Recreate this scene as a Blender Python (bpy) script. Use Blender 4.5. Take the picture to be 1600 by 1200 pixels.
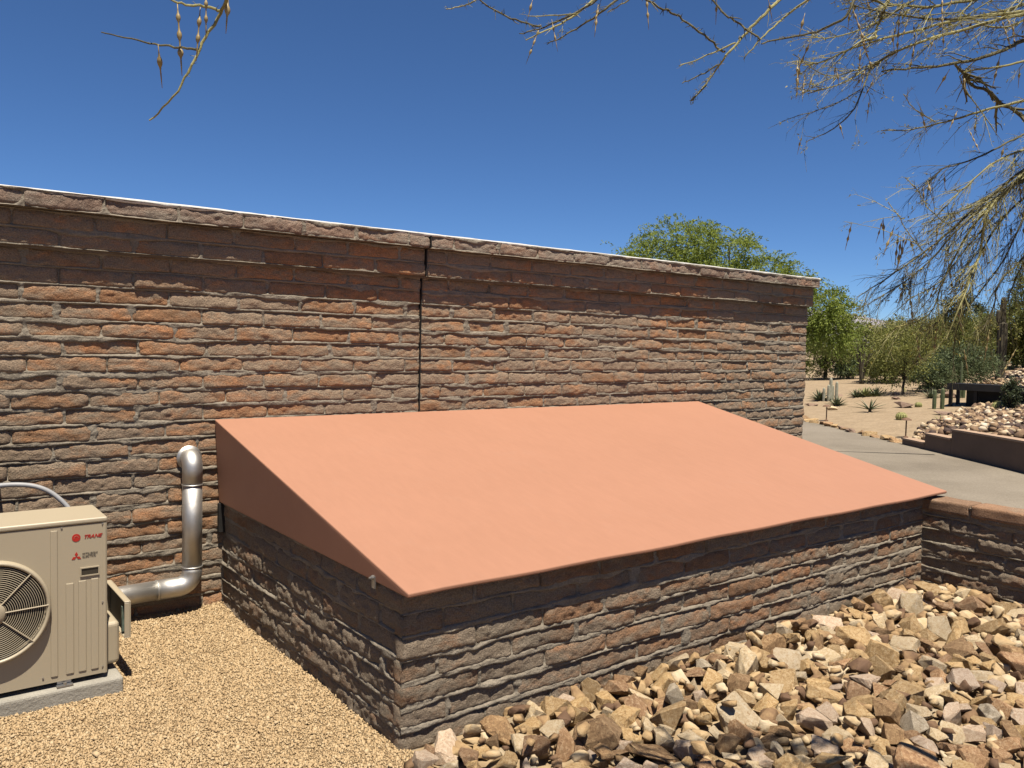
import bpy, bmesh, math, random
import numpy as np
from mathutils import Vector, Matrix, noise as mnoise
PI = math.pi
scene = bpy.context.scene
for o in list(bpy.data.objects): bpy.data.objects.remove(o)

# ------------------------------------------------------------------ camera
EYE = np.array([0.0, 0.0, 1.76]); FPX = 1294.0
def cam_axes(yaw, pitch, roll):
    y, p, r = (math.radians(a) for a in (yaw, pitch, roll))
    fwd = np.array([math.sin(y)*math.cos(p), math.cos(y)*math.cos(p), -math.sin(p)])
    right = np.array([math.cos(y), -math.sin(y), 0.0]); up = np.cross(right, fwd)
    return math.cos(r)*right+math.sin(r)*up, -math.sin(r)*right+math.cos(r)*up, fwd
RIGHT, UP, FWD = cam_axes(37.5, 2.9, 1.35)
cd = bpy.data.cameras.new('camera'); cam = bpy.data.objects.new('camera', cd)
scene.collection.objects.link(cam)
cd.sensor_width = 36.0; cd.lens = 36.0*FPX/1600.0; cd.clip_start = 0.05; cd.clip_end = 20000
M = Matrix.Identity(4)
for i in range(3):
    M[i][0] = RIGHT[i]; M[i][1] = UP[i]; M[i][2] = -FWD[i]; M[i][3] = EYE[i]
cam.matrix_world = M; scene.camera = cam

# ------------------------------------------------------------------ sky, sun, exposure
SUN = Vector((-0.088, -0.325, 1.0)).normalized()
el = math.asin(SUN.z); az = math.atan2(SUN.x, SUN.y)
w = bpy.data.worlds.new('World'); scene.world = w; w.use_nodes = True
nt = w.node_tree; nt.nodes.clear()
sky = nt.nodes.new('ShaderNodeTexSky'); sky.sky_type = 'NISHITA'; sky.sun_disc = False
sky.sun_elevation = el; sky.sun_rotation = az; sky.altitude = 4000; sky.air_density = 1.0; sky.dust_density = 0.0; sky.ozone_density = 10.0
bg = nt.nodes.new('ShaderNodeBackground'); bg.inputs[1].default_value = 0.050
wo = nt.nodes.new('ShaderNodeOutputWorld')
hs = nt.nodes.new('ShaderNodeHueSaturation'); hs.inputs['Saturation'].default_value = 1.04
nt.links.new(sky.outputs[0], hs.inputs['Color']); nt.links.new(hs.outputs[0], bg.inputs[0]); nt.links.new(bg.outputs[0], wo.inputs[0])
sd = bpy.data.lights.new('sun', 'SUN'); sd.energy = 4.9; sd.angle = math.radians(0.53); sd.color = (1.0, 0.915, 0.775)
so = bpy.data.objects.new('sun', sd); scene.collection.objects.link(so)
so.rotation_euler = SUN.to_track_quat('Z', 'Y').to_euler()
vs = scene.view_settings; vs.view_transform = 'Standard'; vs.look = 'None'; vs.gamma = 1.0; vs.exposure = 1.18
scene.render.resolution_x = 1024; scene.render.resolution_y = 768

# ------------------------------------------------------------------ helpers
COL = scene.collection
rng = random.Random(11)
NR = np.random.default_rng(5)
def ray(px, py):
    return FWD+(px-800)/FPX*RIGHT-(py-600)/FPX*UP
def P(px, py, depth):
    return EYE+ray(px, py)*depth
def link(o, parent=None):
    COL.objects.link(o)
    if parent is not None: o.parent = parent
    return o
def tag(o, label, cat, group=None):
    o['label'] = label; o['category'] = cat
    if group: o['group'] = group
    return o
def thing(name, label, cat, loc=(0, 0, 0), group=None, rz=0):
    o = bpy.data.objects.new(name, None); o.location = loc; o.rotation_euler = (0, 0, rz); o.empty_display_size = 0.2
    link(o); return tag(o, label, cat, group)
def struct(o): o['kind'] = 'structure'; return o
def stuff(o): o['kind'] = 'stuff'; return o

class MB:
    def __init__(s): s.v = []; s.f = []
    def add(s, vs, fs):
        n = len(s.v); s.v.extend([tuple(map(float, q)) for q in vs]); s.f.extend([tuple(i+n for i in f) for f in fs])
    def box(s, x0, x1, y0, y1, z0, z1):
        s.add([(x0,y0,z0),(x1,y0,z0),(x1,y1,z0),(x0,y1,z0),(x0,y0,z1),(x1,y0,z1),(x1,y1,z1),(x0,y1,z1)],
              [(3,2,1,0),(4,5,6,7),(0,1,5,4),(1,2,6,5),(2,3,7,6),(3,0,4,7)])
    def tube(s, pts, radii, n=8, caps=True):
        pts = [np.asarray(p, float) for p in pts]
        if not hasattr(radii, '__len__'): radii = [radii]*len(pts)
        rings = []; prev = None
        for i, p in enumerate(pts):
            a = pts[max(i-1, 0)]; b = pts[min(i+1, len(pts)-1)]
            t = b-a; t = t/(np.linalg.norm(t)+1e-9)
            if prev is None:
                ref = np.array([0, 0, 1.0]) if abs(t[2]) < 0.9 else np.array([1.0, 0, 0])
                x = np.cross(t, ref)
            else: x = prev-t*(prev@t)
            x = x/(np.linalg.norm(x)+1e-9); prev = x; y = np.cross(t, x)
            rings.append([p+radii[i]*(math.cos(2*PI*k/n)*x+math.sin(2*PI*k/n)*y) for k in range(n)])
        vs = [q for r in rings for q in r]; fs = []
        for i in range(len(pts)-1):
            for k in range(n):
                fs.append((i*n+k, i*n+(k+1) % n, (i+1)*n+(k+1) % n, (i+1)*n+k))
        if caps:
            fs.append(tuple(range(n-1, -1, -1))); m = (len(pts)-1)*n; fs.append(tuple(m+k for k in range(n)))
        s.add(vs, fs)
    def lathe(s, prof, origin=(0, 0, 0), n=16, squash=1.0):
        vs = []; fs = []
        for (r, z) in prof:
            for k in range(n):
                a = 2*PI*k/n; vs.append((origin[0]+r*math.cos(a), origin[1]+r*squash*math.sin(a), origin[2]+z))
        for i in range(len(prof)-1):
            for k in range(n):
                fs.append((i*n+k, i*n+(k+1) % n, (i+1)*n+(k+1) % n, (i+1)*n+k))
        fs.append(tuple(range(n-1, -1, -1))); m = (len(prof)-1)*n; fs.append(tuple(m+k for k in range(n)))
        s.add(vs, fs)
    def build(s, name, mat, parent=None, smooth=False, bevel=0, segs=2, origin=None):
        me = bpy.data.meshes.new(name)
        v = s.v
        if origin is not None: v = [(a-origin[0], b-origin[1], c-origin[2]) for a, b, c in v]
        me.from_pydata(v, [], s.f); me.update()
        if bevel:
            bm = bmesh.new(); bm.from_mesh(me)
            bmesh.ops.bevel(bm, geom=[e for e in bm.edges if len(e.link_faces) == 2 and e.calc_face_angle(0) > 0.6], offset=bevel, segments=segs, profile=0.5, affect='EDGES')
            bm.to_mesh(me); bm.free()
        if smooth: me.shade_smooth()
        me.materials.append(mat)
        o = bpy.data.objects.new(name, me)
        if origin is not None: o.location = origin
        return link(o, parent)

def npmesh(name, V, F, mat, parent=None, smooth=False, loc=None):
    """fast mesh from numpy verts (n,3) and faces (m,k)"""
    me = bpy.data.meshes.new(name)
    V = np.asarray(V, np.float32); F = np.asarray(F, np.int32)
    me.vertices.add(len(V)); me.vertices.foreach_set('co', V.ravel())
    k = F.shape[1]
    me.loops.add(F.size); me.loops.foreach_set('vertex_index', F.ravel())
    me.polygons.add(len(F)); me.polygons.foreach_set('loop_start', np.arange(0, F.size, k, dtype=np.int32))
    me.update(calc_edges=True)
    if smooth: me.polygons.foreach_set('use_smooth', np.ones(len(F), bool))
    me.materials.append(mat)
    o = bpy.data.objects.new(name, me)
    if loc is not None: o.location = loc
    return link(o, parent)

# numpy value noise
def _hash(ix, iy, seed):
    h = (ix.astype(np.int64)*374761393+iy.astype(np.int64)*668265263+seed*974634777) & 0xffffffff
    h = ((h ^ (h >> 13))*1274126177) & 0xffffffff
    h = h ^ (h >> 16)
    return (h & 0xffffff)/float(0xffffff)
def vnoise(x, y, seed=0):
    x = np.asarray(x, float); y = np.asarray(y, float)
    ix = np.floor(x); iy = np.floor(y); fx = x-ix; fy = y-iy
    fx = fx*fx*(3-2*fx); fy = fy*fy*(3-2*fy)
    a = _hash(ix, iy, seed); b = _hash(ix+1, iy, seed); c = _hash(ix, iy+1, seed); d = _hash(ix+1, iy+1, seed)
    return (a+(b-a)*fx)*(1-fy)+(c+(d-c)*fx)*fy
def fbm(x, y, seed=0, octs=3):
    s = 0; a = 0.5; n = 0
    for i in range(octs):
        s = s+a*(vnoise(x*2**i, y*2**i, seed+i*17)-0.5); n += a; a *= 0.5
    return s/n*2      # about -1..1

# ------------------------------------------------------------------ materials
def nodes_of(name):
    m = bpy.data.materials.new(name); m.use_nodes = True
    t = m.node_tree; b = t.nodes['Principled BSDF']
    return m, t, b
ALB = 0.555     # all paints and stones sit on one reflectance scale
def alb(c, k=ALB): return tuple(q*k for q in c)
def ramp(t, stops):
    r = t.nodes.new('ShaderNodeValToRGB'); e = r.color_ramp.elements
    while len(e) < len(stops): e.new(0.5)
    for i, (p, c) in enumerate(stops): e[i].position = p; e[i].color = (*c, 1)
    return r
def noise_node(t, co, scale, detail=4, rough=0.55, dist=0.0):
    n = t.nodes.new('ShaderNodeTexNoise'); n.inputs['Scale'].default_value = scale
    n.inputs['Detail'].default_value = detail; n.inputs['Roughness'].default_value = rough; n.inputs['Distortion'].default_value = dist
    t.links.new(co, n.inputs['Vector']); return n
def mixc(t, fac, a, b, mode='MIX'):
    m = t.nodes.new('ShaderNodeMix'); m.data_type = 'RGBA'; m.blend_type = mode
    for sock, v in ((m.inputs[0], fac), (m.inputs[6], a), (m.inputs[7], b)):
        if hasattr(v, 'is_output'): t.links.new(v, sock)
        else: sock.default_value = v if not isinstance(v, tuple) else (*v, 1)
    return m.outputs[2]
def mat(name, stops, scale=8, rough=0.9, bump=0.0, bscale=60, metallic=0.0, rnd=0.0, island=False, world=False, bdist=0.01, spec=0.3, fine=0.0, fscale=150):
    m, t, b = nodes_of(name)
    co = t.nodes.new('ShaderNodeTexCoord').outputs['Object']
    if world: co = t.nodes.new('ShaderNodeNewGeometry').outputs['Position']
    n = noise_node(t, co, scale, 6, 0.6)
    fac = n.outputs[0]
    if rnd:
        if island: r = t.nodes.new('ShaderNodeNewGeometry').outputs['Random Per Island']
        else: r = t.nodes.new('ShaderNodeObjectInfo').outputs['Random']
        ma = t.nodes.new('ShaderNodeMath'); ma.operation = 'MULTIPLY_ADD'; ma.inputs[1].default_value = rnd; 
        t.links.new(r, ma.inputs[0])
        sb = t.nodes.new('ShaderNodeMath'); sb.operation = 'SUBTRACT'; sb.inputs[1].default_value = rnd*0.5
        t.links.new(fac, sb.inputs[0]); t.links.new(sb.outputs[0], ma.inputs[2]); fac = ma.outputs[0]
    rp = ramp(t, stops if metallic > 0.5 else [(p_, alb(c_)) for p_, c_ in stops]); t.links.new(fac, rp.inputs[0])
    col = rp.outputs[0]
    if fine:
        n3 = noise_node(t, co, fscale, 3, 0.6)
        r3 = ramp(t, [(0.3, (1-fine,)*3), (0.7, (1+fine*0.4,)*3)]); t.links.new(n3.outputs[0], r3.inputs[0])
        col = mixc(t, 1.0, col, r3.outputs[0], 'MULTIPLY')
    t.links.new(col, b.inputs['Base Color'])
    b.inputs['Roughness'].default_value = rough; b.inputs['Metallic'].default_value = metallic
    b.inputs['Specular IOR Level'].default_value = spec
    if bump:
        n2 = noise_node(t, co, bscale, 5, 0.65)
        bp = t.nodes.new('ShaderNodeBump'); bp.inputs['Strength'].default_value = bump; bp.inputs['Distance'].default_value = bdist
        t.links.new(n2.outputs[0], bp.inputs['Height']); t.links.new(bp.outputs[0], b.inputs['Normal'])
    return m

def block_mat(name, warm, dark, grey, smear=0.5):
    m, t, b = nodes_of(name); warm, dark, grey = alb(warm), alb(dark), alb(grey)
    geo = t.nodes.new('ShaderNodeNewGeometry').outputs['Position']
    info = t.nodes.new('ShaderNodeObjectInfo').outputs['Random']
    n1 = noise_node(t, geo, 14, 6, 0.65)
    r1 = ramp(t, [(0.32, dark), (0.62, warm)]); t.links.new(n1.outputs[0], r1.inputs[0])
    # the whole block a little redder or browner
    rr = ramp(t, [(0.0, (0.74, 0.80, 0.86)), (0.5, (1, 1, 1)), (1.0, (1.12, 1.0, 0.9))]); t.links.new(info, rr.inputs[0])
    c = mixc(t, 1.0, r1.outputs[0], rr.outputs[0], 'MULTIPLY')
    # grey mortar film wiped over parts of the face
    mp = t.nodes.new('ShaderNodeMapping'); mp.inputs['Scale'].default_value = (1, 1, 2.6); t.links.new(geo, mp.inputs[0])
    n2 = noise_node(t, mp.outputs[0], 4.2, 6, 0.7, 0.4)
    n5 = noise_node(t, geo, 0.9, 3, 0.6)
    zo = t.nodes.new('ShaderNodeMath'); zo.operation = 'MULTIPLY_ADD'; zo.inputs[1].default_value = 0.7; zo.inputs[2].default_value = -0.35
    t.links.new(n5.outputs[0], zo.inputs[0])
    ad = t.nodes.new('ShaderNodeMath'); t.links.new(zo.outputs[0], ad.inputs[0]); t.links.new(n2.outputs[0], ad.inputs[1])
    off = t.nodes.new('ShaderNodeMath'); off.operation = 'MULTIPLY_ADD'; off.inputs[1].default_value = 0.20
    t.links.new(info, off.inputs[0]); t.links.new(ad.outputs[0], off.inputs[2])
    r2 = ramp(t, [(smear, (0, 0, 0)), (smear+0.22, (0.85, 0.85, 0.85))]); t.links.new(off.outputs[0], r2.inputs[0])
    c = mixc(t, r2.outputs[0], c, grey)
    n4 = noise_node(t, geo, 160, 3, 0.7)
    r4 = ramp(t, [(0.32, (0.62,)*3), (0.66, (1.22,)*3)]); t.links.new(n4.outputs[0], r4.inputs[0])
    c = mixc(t, 1.0, c, r4.outputs[0], 'MULTIPLY')
    t.links.new(c, b.inputs['Base Color']); b.inputs['Roughness'].default_value = 0.95; b.inputs['Specular IOR Level'].default_value = 0.15
    n3 = noise_node(t, geo, 85, 5, 0.72)
    bp = t.nodes.new('ShaderNodeBump'); bp.inputs['Strength'].default_value = 1.0; bp.inputs['Distance'].default_value = 0.016
    t.links.new(n3.outputs[0], bp.inputs['Height']); t.links.new(bp.outputs[0], b.inputs['Normal'])
    return m
BLOCK = block_mat('slump_block', (0.66, 0.33, 0.165), (0.45, 0.26, 0.145), (0.39, 0.32, 0.24), 0.44)
BOXBLOCK = block_mat('enclosure_block', (0.50, 0.27, 0.148), (0.35, 0.215, 0.132), (0.325, 0.28, 0.218), 0.42)
COPING = block_mat('coping_block', (0.47, 0.31, 0.225), (0.33, 0.225, 0.17), (0.40, 0.34, 0.275), 0.50)
MORTAR = mat('mortar', [(0.3, (0.25, 0.212, 0.163)), (0.7, (0.39, 0.336, 0.266))], 9, 0.95, 0.9, 60, world=True, bdist=0.012, fine=0.3, fscale=120)
CORE = mat('wall_core', [(0.3, (0.18, 0.15, 0.125)), (0.7, (0.24, 0.2, 0.165))], 6, 0.95)
WHITECAP = mat('white_coating', [(0.33, (0.50, 0.48, 0.44)), (0.46, (0.76, 0.745, 0.71))], 7, 0.7, 0.3, 40)
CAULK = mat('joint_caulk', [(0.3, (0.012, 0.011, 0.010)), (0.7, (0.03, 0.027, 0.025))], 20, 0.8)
def lid_material():
    m, t, b = nodes_of('salmon_paint')
    geo = t.nodes.new('ShaderNodeNewGeometry').outputs['Position']
    n1 = noise_node(t, geo, 1.3, 5, 0.6)
    r1 = ramp(t, [(0.3, alb((0.428, 0.212, 0.134))), (0.7, alb((0.452, 0.225, 0.144)))]); t.links.new(n1.outputs[0], r1.inputs[0])
    mp = t.nodes.new('ShaderNodeMapping'); mp.inputs['Scale'].default_value = (1, 0.25, 0.25); t.links.new(geo, mp.inputs[0])
    n2 = noise_node(t, mp.outputs[0], 26, 4, 0.7)
    r2 = ramp(t, [(0.3, (0.965,)*3), (0.7, (1.03,)*3)]); t.links.new(n2.outputs[0], r2.inputs[0])
    c = mixc(t, 1.0, r1.outputs[0], r2.outputs[0], 'MULTIPLY')
    n5 = noise_node(t, geo, 5.5, 6, 0.75, 0.6)       # faint dust and run marks
    r5 = ramp(t, [(0.56, (0, 0, 0)), (0.75, (0.10,)*3)]); t.links.new(n5.outputs[0], r5.inputs[0])
    c = mixc(t, r5.outputs[0], c, alb((0.46, 0.30, 0.225)))
    t.links.new(c, b.inputs['Base Color']); b.inputs['Roughness'].default_value = 0.72; b.inputs['Specular IOR Level'].default_value = 0.3
    n3 = noise_node(t, geo, 220, 4, 0.6)
    bp = t.nodes.new('ShaderNodeBump'); bp.inputs['Strength'].default_value = 0.25; bp.inputs['Distance'].default_value = 0.002
    t.links.new(n3.outputs[0], bp.inputs['Height']); t.links.new(bp.outputs[0], b.inputs['Normal'])
    return m
LID = lid_material()
GRAVEL = mat('gravel_ground', [(0.3, (0.30, 0.20, 0.105)), (0.7, (0.40, 0.28, 0.15))], 60, 0.95, 0.8, 110, world=True, bdist=0.01)
CHIP = mat('gravel_chip', [(0.05, (0.42, 0.285, 0.15)), (0.3, (0.52, 0.365, 0.20)), (0.7, (0.57, 0.415, 0.235)), (0.95, (0.63, 0.48, 0.295))], 30, 0.9, rnd=0.9, island=True)
SAND = mat('garden_gravel', [(0.3, (0.36, 0.265, 0.165)), (0.7, (0.45, 0.34, 0.22))], 3.0, 0.95, 0.6, 22, world=True, bdist=0.05, fine=0.22, fscale=14)
SLOPE = mat('desert_soil', [(0.3, (0.28, 0.19, 0.125)), (0.7, (0.37, 0.265, 0.18))], 0.7, 0.95, 0.6, 8, world=True, bdist=0.08, fine=0.2, fscale=6)
ASPHALT = mat('asphalt', [(0.3, (0.205, 0.172, 0.132)), (0.5, (0.275, 0.234, 0.182)), (0.7, (0.325, 0.28, 0.222))], 0.55, 0.9, 0.4, 60, world=True, fine=0.25, fscale=45)
DIRT = mat('rock_bed_soil', [(0.3, (0.30, 0.21, 0.12)), (0.7, (0.46, 0.34, 0.205))], 12, 0.95, 0.6, 40, world=True)
def rock_mat(name, a, b_, c, stain):
    m, t, b = nodes_of(name); a, b_, c, stain = alb(a), alb(b_), alb(c), alb(stain)
    co = t.nodes.new('ShaderNodeTexCoord').outputs['Object']
    info = t.nodes.new('ShaderNodeObjectInfo')
    av = t.nodes.new('ShaderNodeVectorMath'); av.operation = 'ADD'
    t.links.new(co, av.inputs[0]); t.links.new(info.outputs['Location'], av.inputs[1]); co = av.outputs[0]
    n1 = noise_node(t, co, 11, 7, 0.7, 0.9)
    r1 = ramp(t, [(0.33, a), (0.5, b_), (0.66, c)]); t.links.new(n1.outputs[0], r1.inputs[0])
    n2 = noise_node(t, co, 17, 6, 0.7, 1.2)
    r2 = ramp(t, [(0.56, (0, 0, 0)), (0.64, (0.85,)*3)]); t.links.new(n2.outputs[0], r2.inputs[0])
    cc = mixc(t, r2.outputs[0], r1.outputs[0], stain)
    rr = ramp(t, [(0, (0.72, 0.72, 0.74)), (1, (1.12, 1.1, 1.05))]); t.links.new(info.outputs['Random'], rr.inputs[0])
    cc = mixc(t, 1.0, cc, rr.outputs[0], 'MULTIPLY')
    t.links.new(cc, b.inputs['Base Color']); b.inputs['Roughness'].default_value = 0.8; b.inputs['Specular IOR Level'].default_value = 0.3
    n3 = noise_node(t, co, 32, 7, 0.75, 0.5)
    bp = t.nodes.new('ShaderNodeBump'); bp.inputs['Strength'].default_value = 0.8; bp.inputs['Distance'].default_value = 0.014
    t.links.new(n3.outputs[0], bp.inputs['Height']); t.links.new(bp.outputs[0], b.inputs['Normal'])
    return m
ROCKM = {
 'golden tan': rock_mat('rock_golden', (0.36, 0.215, 0.09), (0.58, 0.395, 0.195), (0.74, 0.57, 0.345), (0.27, 0.14, 0.06)),
 'cream': rock_mat('rock_cream', (0.56, 0.41, 0.235), (0.73, 0.58, 0.38), (0.82, 0.70, 0.52), (0.45, 0.26, 0.105)),
 'brown': rock_mat('rock_brown', (0.20, 0.115, 0.058), (0.38, 0.235, 0.12), (0.58, 0.41, 0.23), (0.13, 0.07, 0.04)),
 'rust-stained': rock_mat('rock_rust', (0.27, 0.14, 0.072), (0.46, 0.28, 0.15), (0.66, 0.48, 0.305), (0.19, 0.08, 0.048)),
 'grey': rock_mat('rock_grey', (0.36, 0.29, 0.20), (0.54, 0.455, 0.34), (0.70, 0.615, 0.49), (0.33, 0.22, 0.11)),
 'pale pinkish': rock_mat('rock_pink', (0.48, 0.335, 0.235), (0.66, 0.51, 0.38), (0.78, 0.655, 0.53), (0.36, 0.195, 0.11)),
}
BOULDER = rock_mat('garden_boulder', (0.26, 0.165, 0.115), (0.38, 0.26, 0.19), (0.47, 0.35, 0.27), (0.22, 0.15, 0.11))
MIXROCK = mat('mixed_rock', [(0.05, (0.15, 0.085, 0.05)), (0.3, (0.27, 0.165, 0.085)), (0.5, (0.45, 0.30, 0.15)), (0.75, (0.56, 0.41, 0.235)), (1.0, (0.66, 0.54, 0.37))], 14, 0.85, 0.6, 40, rnd=0.95, island=True)
CREAM = mat('cream_enamel', [(0.3, (0.49, 0.415, 0.295)), (0.7, (0.52, 0.44, 0.315))], 2, 0.42, 0.04, 300, spec=0.45)
CREAMDUST = mat('cream_grille', [(0.3, (0.44, 0.37, 0.26)), (0.7, (0.50, 0.43, 0.32))], 9, 0.5)
DARK = mat('dark_interior', [(0.3, (0.016, 0.015, 0.013)), (0.7, (0.03, 0.028, 0.025))], 8, 0.6)
FANM = mat('fan_plastic', [(0.3, (0.06, 0.058, 0.05)), (0.7, (0.085, 0.08, 0.07))], 8, 0.5)
PLATE = mat('nameplate_dark', [(0.3, (0.055, 0.046, 0.034)), (0.7, (0.07, 0.06, 0.046))], 8, 0.35)
RED = mat('logo_red', [(0.3, (0.52, 0.03, 0.02)), (0.7, (0.55, 0.035, 0.025))], 5, 0.45)
REDPALE = mat('logo_pale_red', [(0.3, (0.60, 0.16, 0.11)), (0.7, (0.62, 0.18, 0.13))], 5, 0.45)
BLACKINK = mat('logo_black', [(0.3, (0.02, 0.018, 0.016)), (0.7, (0.025, 0.022, 0.02))], 5, 0.5)
CONCRETE = mat('concrete', [(0.3, (0.36, 0.335, 0.285)), (0.7, (0.46, 0.43, 0.37))], 9, 0.9, 0.5, 60, fine=0.2)
ALU = mat('aluminium_jacket', [(0.3, (0.40, 0.39, 0.37)), (0.7, (0.54, 0.525, 0.50))], 7, 0.52, 0.15, 14, metallic=1.0)
STEEL = mat('galvanised_steel', [(0.3, (0.30, 0.29, 0.28)), (0.7, (0.40, 0.39, 0.37))], 30, 0.4, metallic=0.9)
CONDUITM = mat('grey_conduit', [(0.3, (0.36, 0.36, 0.37)), (0.7, (0.42, 0.42, 0.43))], 20, 0.5)
BRONZE = mat('rusty_bronze', [(0.3, (0.16, 0.085, 0.05)), (0.7, (0.24, 0.14, 0.085))], 30, 0.6)
BLACKSTEEL = mat('black_steel', [(0.3, (0.012, 0.011, 0.011)), (0.7, (0.03, 0.028, 0.027))], 6, 0.6)
def leaf_mat(name, a, b_, trans=0.35):
    m, t, b = nodes_of(name)
    r = t.nodes.new('ShaderNodeNewGeometry').outputs['Random Per Island']
    rp = ramp(t, [(0, alb(a, 0.62)), (1, alb(b_, 0.62))]); t.links.new(r, rp.inputs[0])
    t.links.new(rp.outputs[0], b.inputs['Base Color']); b.inputs['Roughness'].default_value = 0.6; b.inputs['Specular IOR Level'].default_value = 0.25
    tr = t.nodes.new('ShaderNodeBsdfTranslucent'); t.links.new(rp.outputs[0], tr.inputs[0])
    mx = t.nodes.new('ShaderNodeMixShader'); mx.inputs[0].default_value = trans
    t.links.new(b.outputs[0], mx.inputs[1]); t.links.new(tr.outputs[0], mx.inputs[2])
    t.links.new(mx.outputs[0], t.nodes['Material Output'].inputs[0])
    return m
LEAF_MESQ = leaf_mat('mesquite_leaf', (0.15, 0.21, 0.03), (0.38, 0.45, 0.09), 0.45)
LEAF_OLIVE = leaf_mat('olive_leaf', (0.115, 0.135, 0.03), (0.25, 0.265, 0.075))
LEAF_YELLOW = leaf_mat('palo_verde_leaf', (0.16, 0.18, 0.035), (0.32, 0.325, 0.09))
LEAF_GREY = leaf_mat('grey_green_leaf', (0.085, 0.12, 0.05), (0.19, 0.23, 0.11))
LEAF_DARK = leaf_mat('dark_leaf', (0.035, 0.05, 0.022), (0.085, 0.105, 0.045), 0.2)
LEAF_BROWN = leaf_mat('brown_leaf', (0.05, 0.03, 0.025), (0.12, 0.075, 0.05), 0.2)
BARK = mat('dark_bark', [(0.3, (0.045, 0.035, 0.025)), (0.7, (0.10, 0.08, 0.055))], 12, 0.9, 0.5, 30)
TWIG = mat('palo_verde_twig', [(0.35, (0.20, 0.18, 0.055)), (0.65, (0.42, 0.385, 0.15))], 9, 0.6, 0.3, 80, world=True)
TWIGDARK = mat('dark_twig', [(0.3, (0.06, 0.05, 0.022)), (0.7, (0.19, 0.17, 0.07))], 11, 0.7, 0.3, 80, world=True)
LEAFLET = leaf_mat('palo_verde_leaflet', (0.26, 0.24, 0.05), (0.52, 0.46, 0.14), 0.4)
POD = mat('seed_pod', [(0.3, (0.29, 0.20, 0.075)), (0.7, (0.46, 0.36, 0.17))], 50, 0.5, rnd=0.3)
CACTUS = mat('cactus_green', [(0.3, (0.085, 0.115, 0.05)), (0.7, (0.17, 0.20, 0.095))], 9, 0.7, 0.3, 40)
CACTUSPALE = mat('woolly_cactus', [(0.3, (0.33, 0.33, 0.235)), (0.7, (0.52, 0.51, 0.41))], 9, 0.8, 0.3, 40)
SAGUARO = mat('weathered_saguaro', [(0.3, (0.06, 0.05, 0.032)), (0.7, (0.13, 0.11, 0.07))], 6, 0.85, 0.5, 20)
BARREL = mat('golden_spines', [(0.3, (0.36, 0.33, 0.12)), (0.7, (0.55, 0.50, 0.22))], 9, 0.8)
BARRELBODY = mat('golden_barrel', [(0.3, (0.26, 0.28, 0.10)), (0.7, (0.44, 0.42, 0.17))], 14, 0.75)
AGAVE = mat('agave_blade', [(0.3, (0.11, 0.14, 0.07)), (0.7, (0.21, 0.24, 0.13))], 6, 0.55, rnd=0.3)
YUCCA = mat('yellow_green_blade', [(0.3, (0.22, 0.25, 0.08)), (0.7, (0.36, 0.38, 0.15))], 6, 0.55)
RETAIN = mat('brown_stucco', [(0.3, (0.20, 0.135, 0.095)), (0.7, (0.26, 0.175, 0.125))], 2, 0.9, 0.3, 50, world=True)
RETAINCAP = mat('tan_cap', [(0.3, (0.42, 0.29, 0.20)), (0.7, (0.50, 0.355, 0.25))], 5, 0.9, world=True)
MOUNT = mat('far_mountain', [(0.3, (0.27, 0.255, 0.30)), (0.7, (0.35, 0.33, 0.37))], 0.004, 1.0, world=True)

# ------------------------------------------------------------------ terrain
def st(x, y): return (x-13.41)*0.823-(y-5.02)*0.568, (x-13.41)*0.568+(y-5.02)*0.823
def xy(s, t): return 13.41+0.823*s+0.568*t, 5.02-0.568*s+0.823*t
def sstep(a, b, x):
    u = np.clip((x-a)/(b-a), 0, 1); return u*u*(3-2*u)
def terrain(x, y):
    s, t = st(np.asarray(x, float), np.asarray(y, float))
    h = 0.40*(1-sstep(1.6, 3.9, t))*sstep(0.0, 0.25, s)
    g = 0.075+0.028*(1-sstep(2, 8, t))
    z = h+g*np.clip(s, 0, 9)+0.06*np.clip(s-9, 0, 12)+0.01*np.clip(s-21, 0, 100)
    z = z+np.where(s > 0.3, 0.05*fbm(x*0.5, y*0.5, 3)*np.clip(s*0.5, 0, 1.5), 0)
    return np.where(s < 0, 0.0, z)
def ghit(px, py, d0=10.0, d1=90.0):
    """point of the garden terrain on the sight line through a photo point"""
    r = ray(px, py); d = np.arange(d0, d1, 0.05)
    Q = EYE+d[:, None]*r; below = Q[:, 2] <= terrain(Q[:, 0], Q[:, 1])
    i = int(np.argmax(below)) if below.any() else len(d)-1
    q = Q[i]; return Vector((q[0], q[1], float(terrain(q[0], q[1])))), d[i]

gm = MB(); gm.add([(-900, -900, -0.03), (1500, -900, -0.03), (1500, 1500, -0.03), (-900, 1500, -0.03)], [(0, 1, 2, 3)])
struct(gm.build('ground', SLOPE))
# yard gravel sheet (a little uneven) west of the low block box
nx, ny = 60, 110
gx, gy = np.meshgrid(np.linspace(-2.5, 1.80, nx), np.linspace(-0.5, 5.40, ny))
def yard_z(x, y): return 0.012*fbm(x*1.6, y*1.6, 9)+0.02*sstep(5.0, 5.36, y)-0.002
V = np.stack([gx, gy, yard_z(gx, gy)], -1).reshape(-1, 3)
ii = np.arange(nx*ny).reshape(ny, nx)
def quads(ii): return np.stack([ii[:-1, :-1], ii[:-1, 1:], ii[1:, 1:], ii[1:, :-1]], -1).reshape(-1, 4)
struct(npmesh('gravel_yard', V, quads(ii), GRAVEL, smooth=True))
# soil under the rocks
gx, gy = np.meshgrid(np.linspace(1.72, 6.30, 60), np.linspace(-1.5, 3.06, 60))
V = np.stack([gx, gy, -0.012+0.012*fbm(gx*3, gy*3, 4)], -1).reshape(-1, 3); ii = np.arange(3600).reshape(60, 60)
struct(npmesh('rock_bed', V, quads(ii), DIRT, smooth=True))
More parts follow.
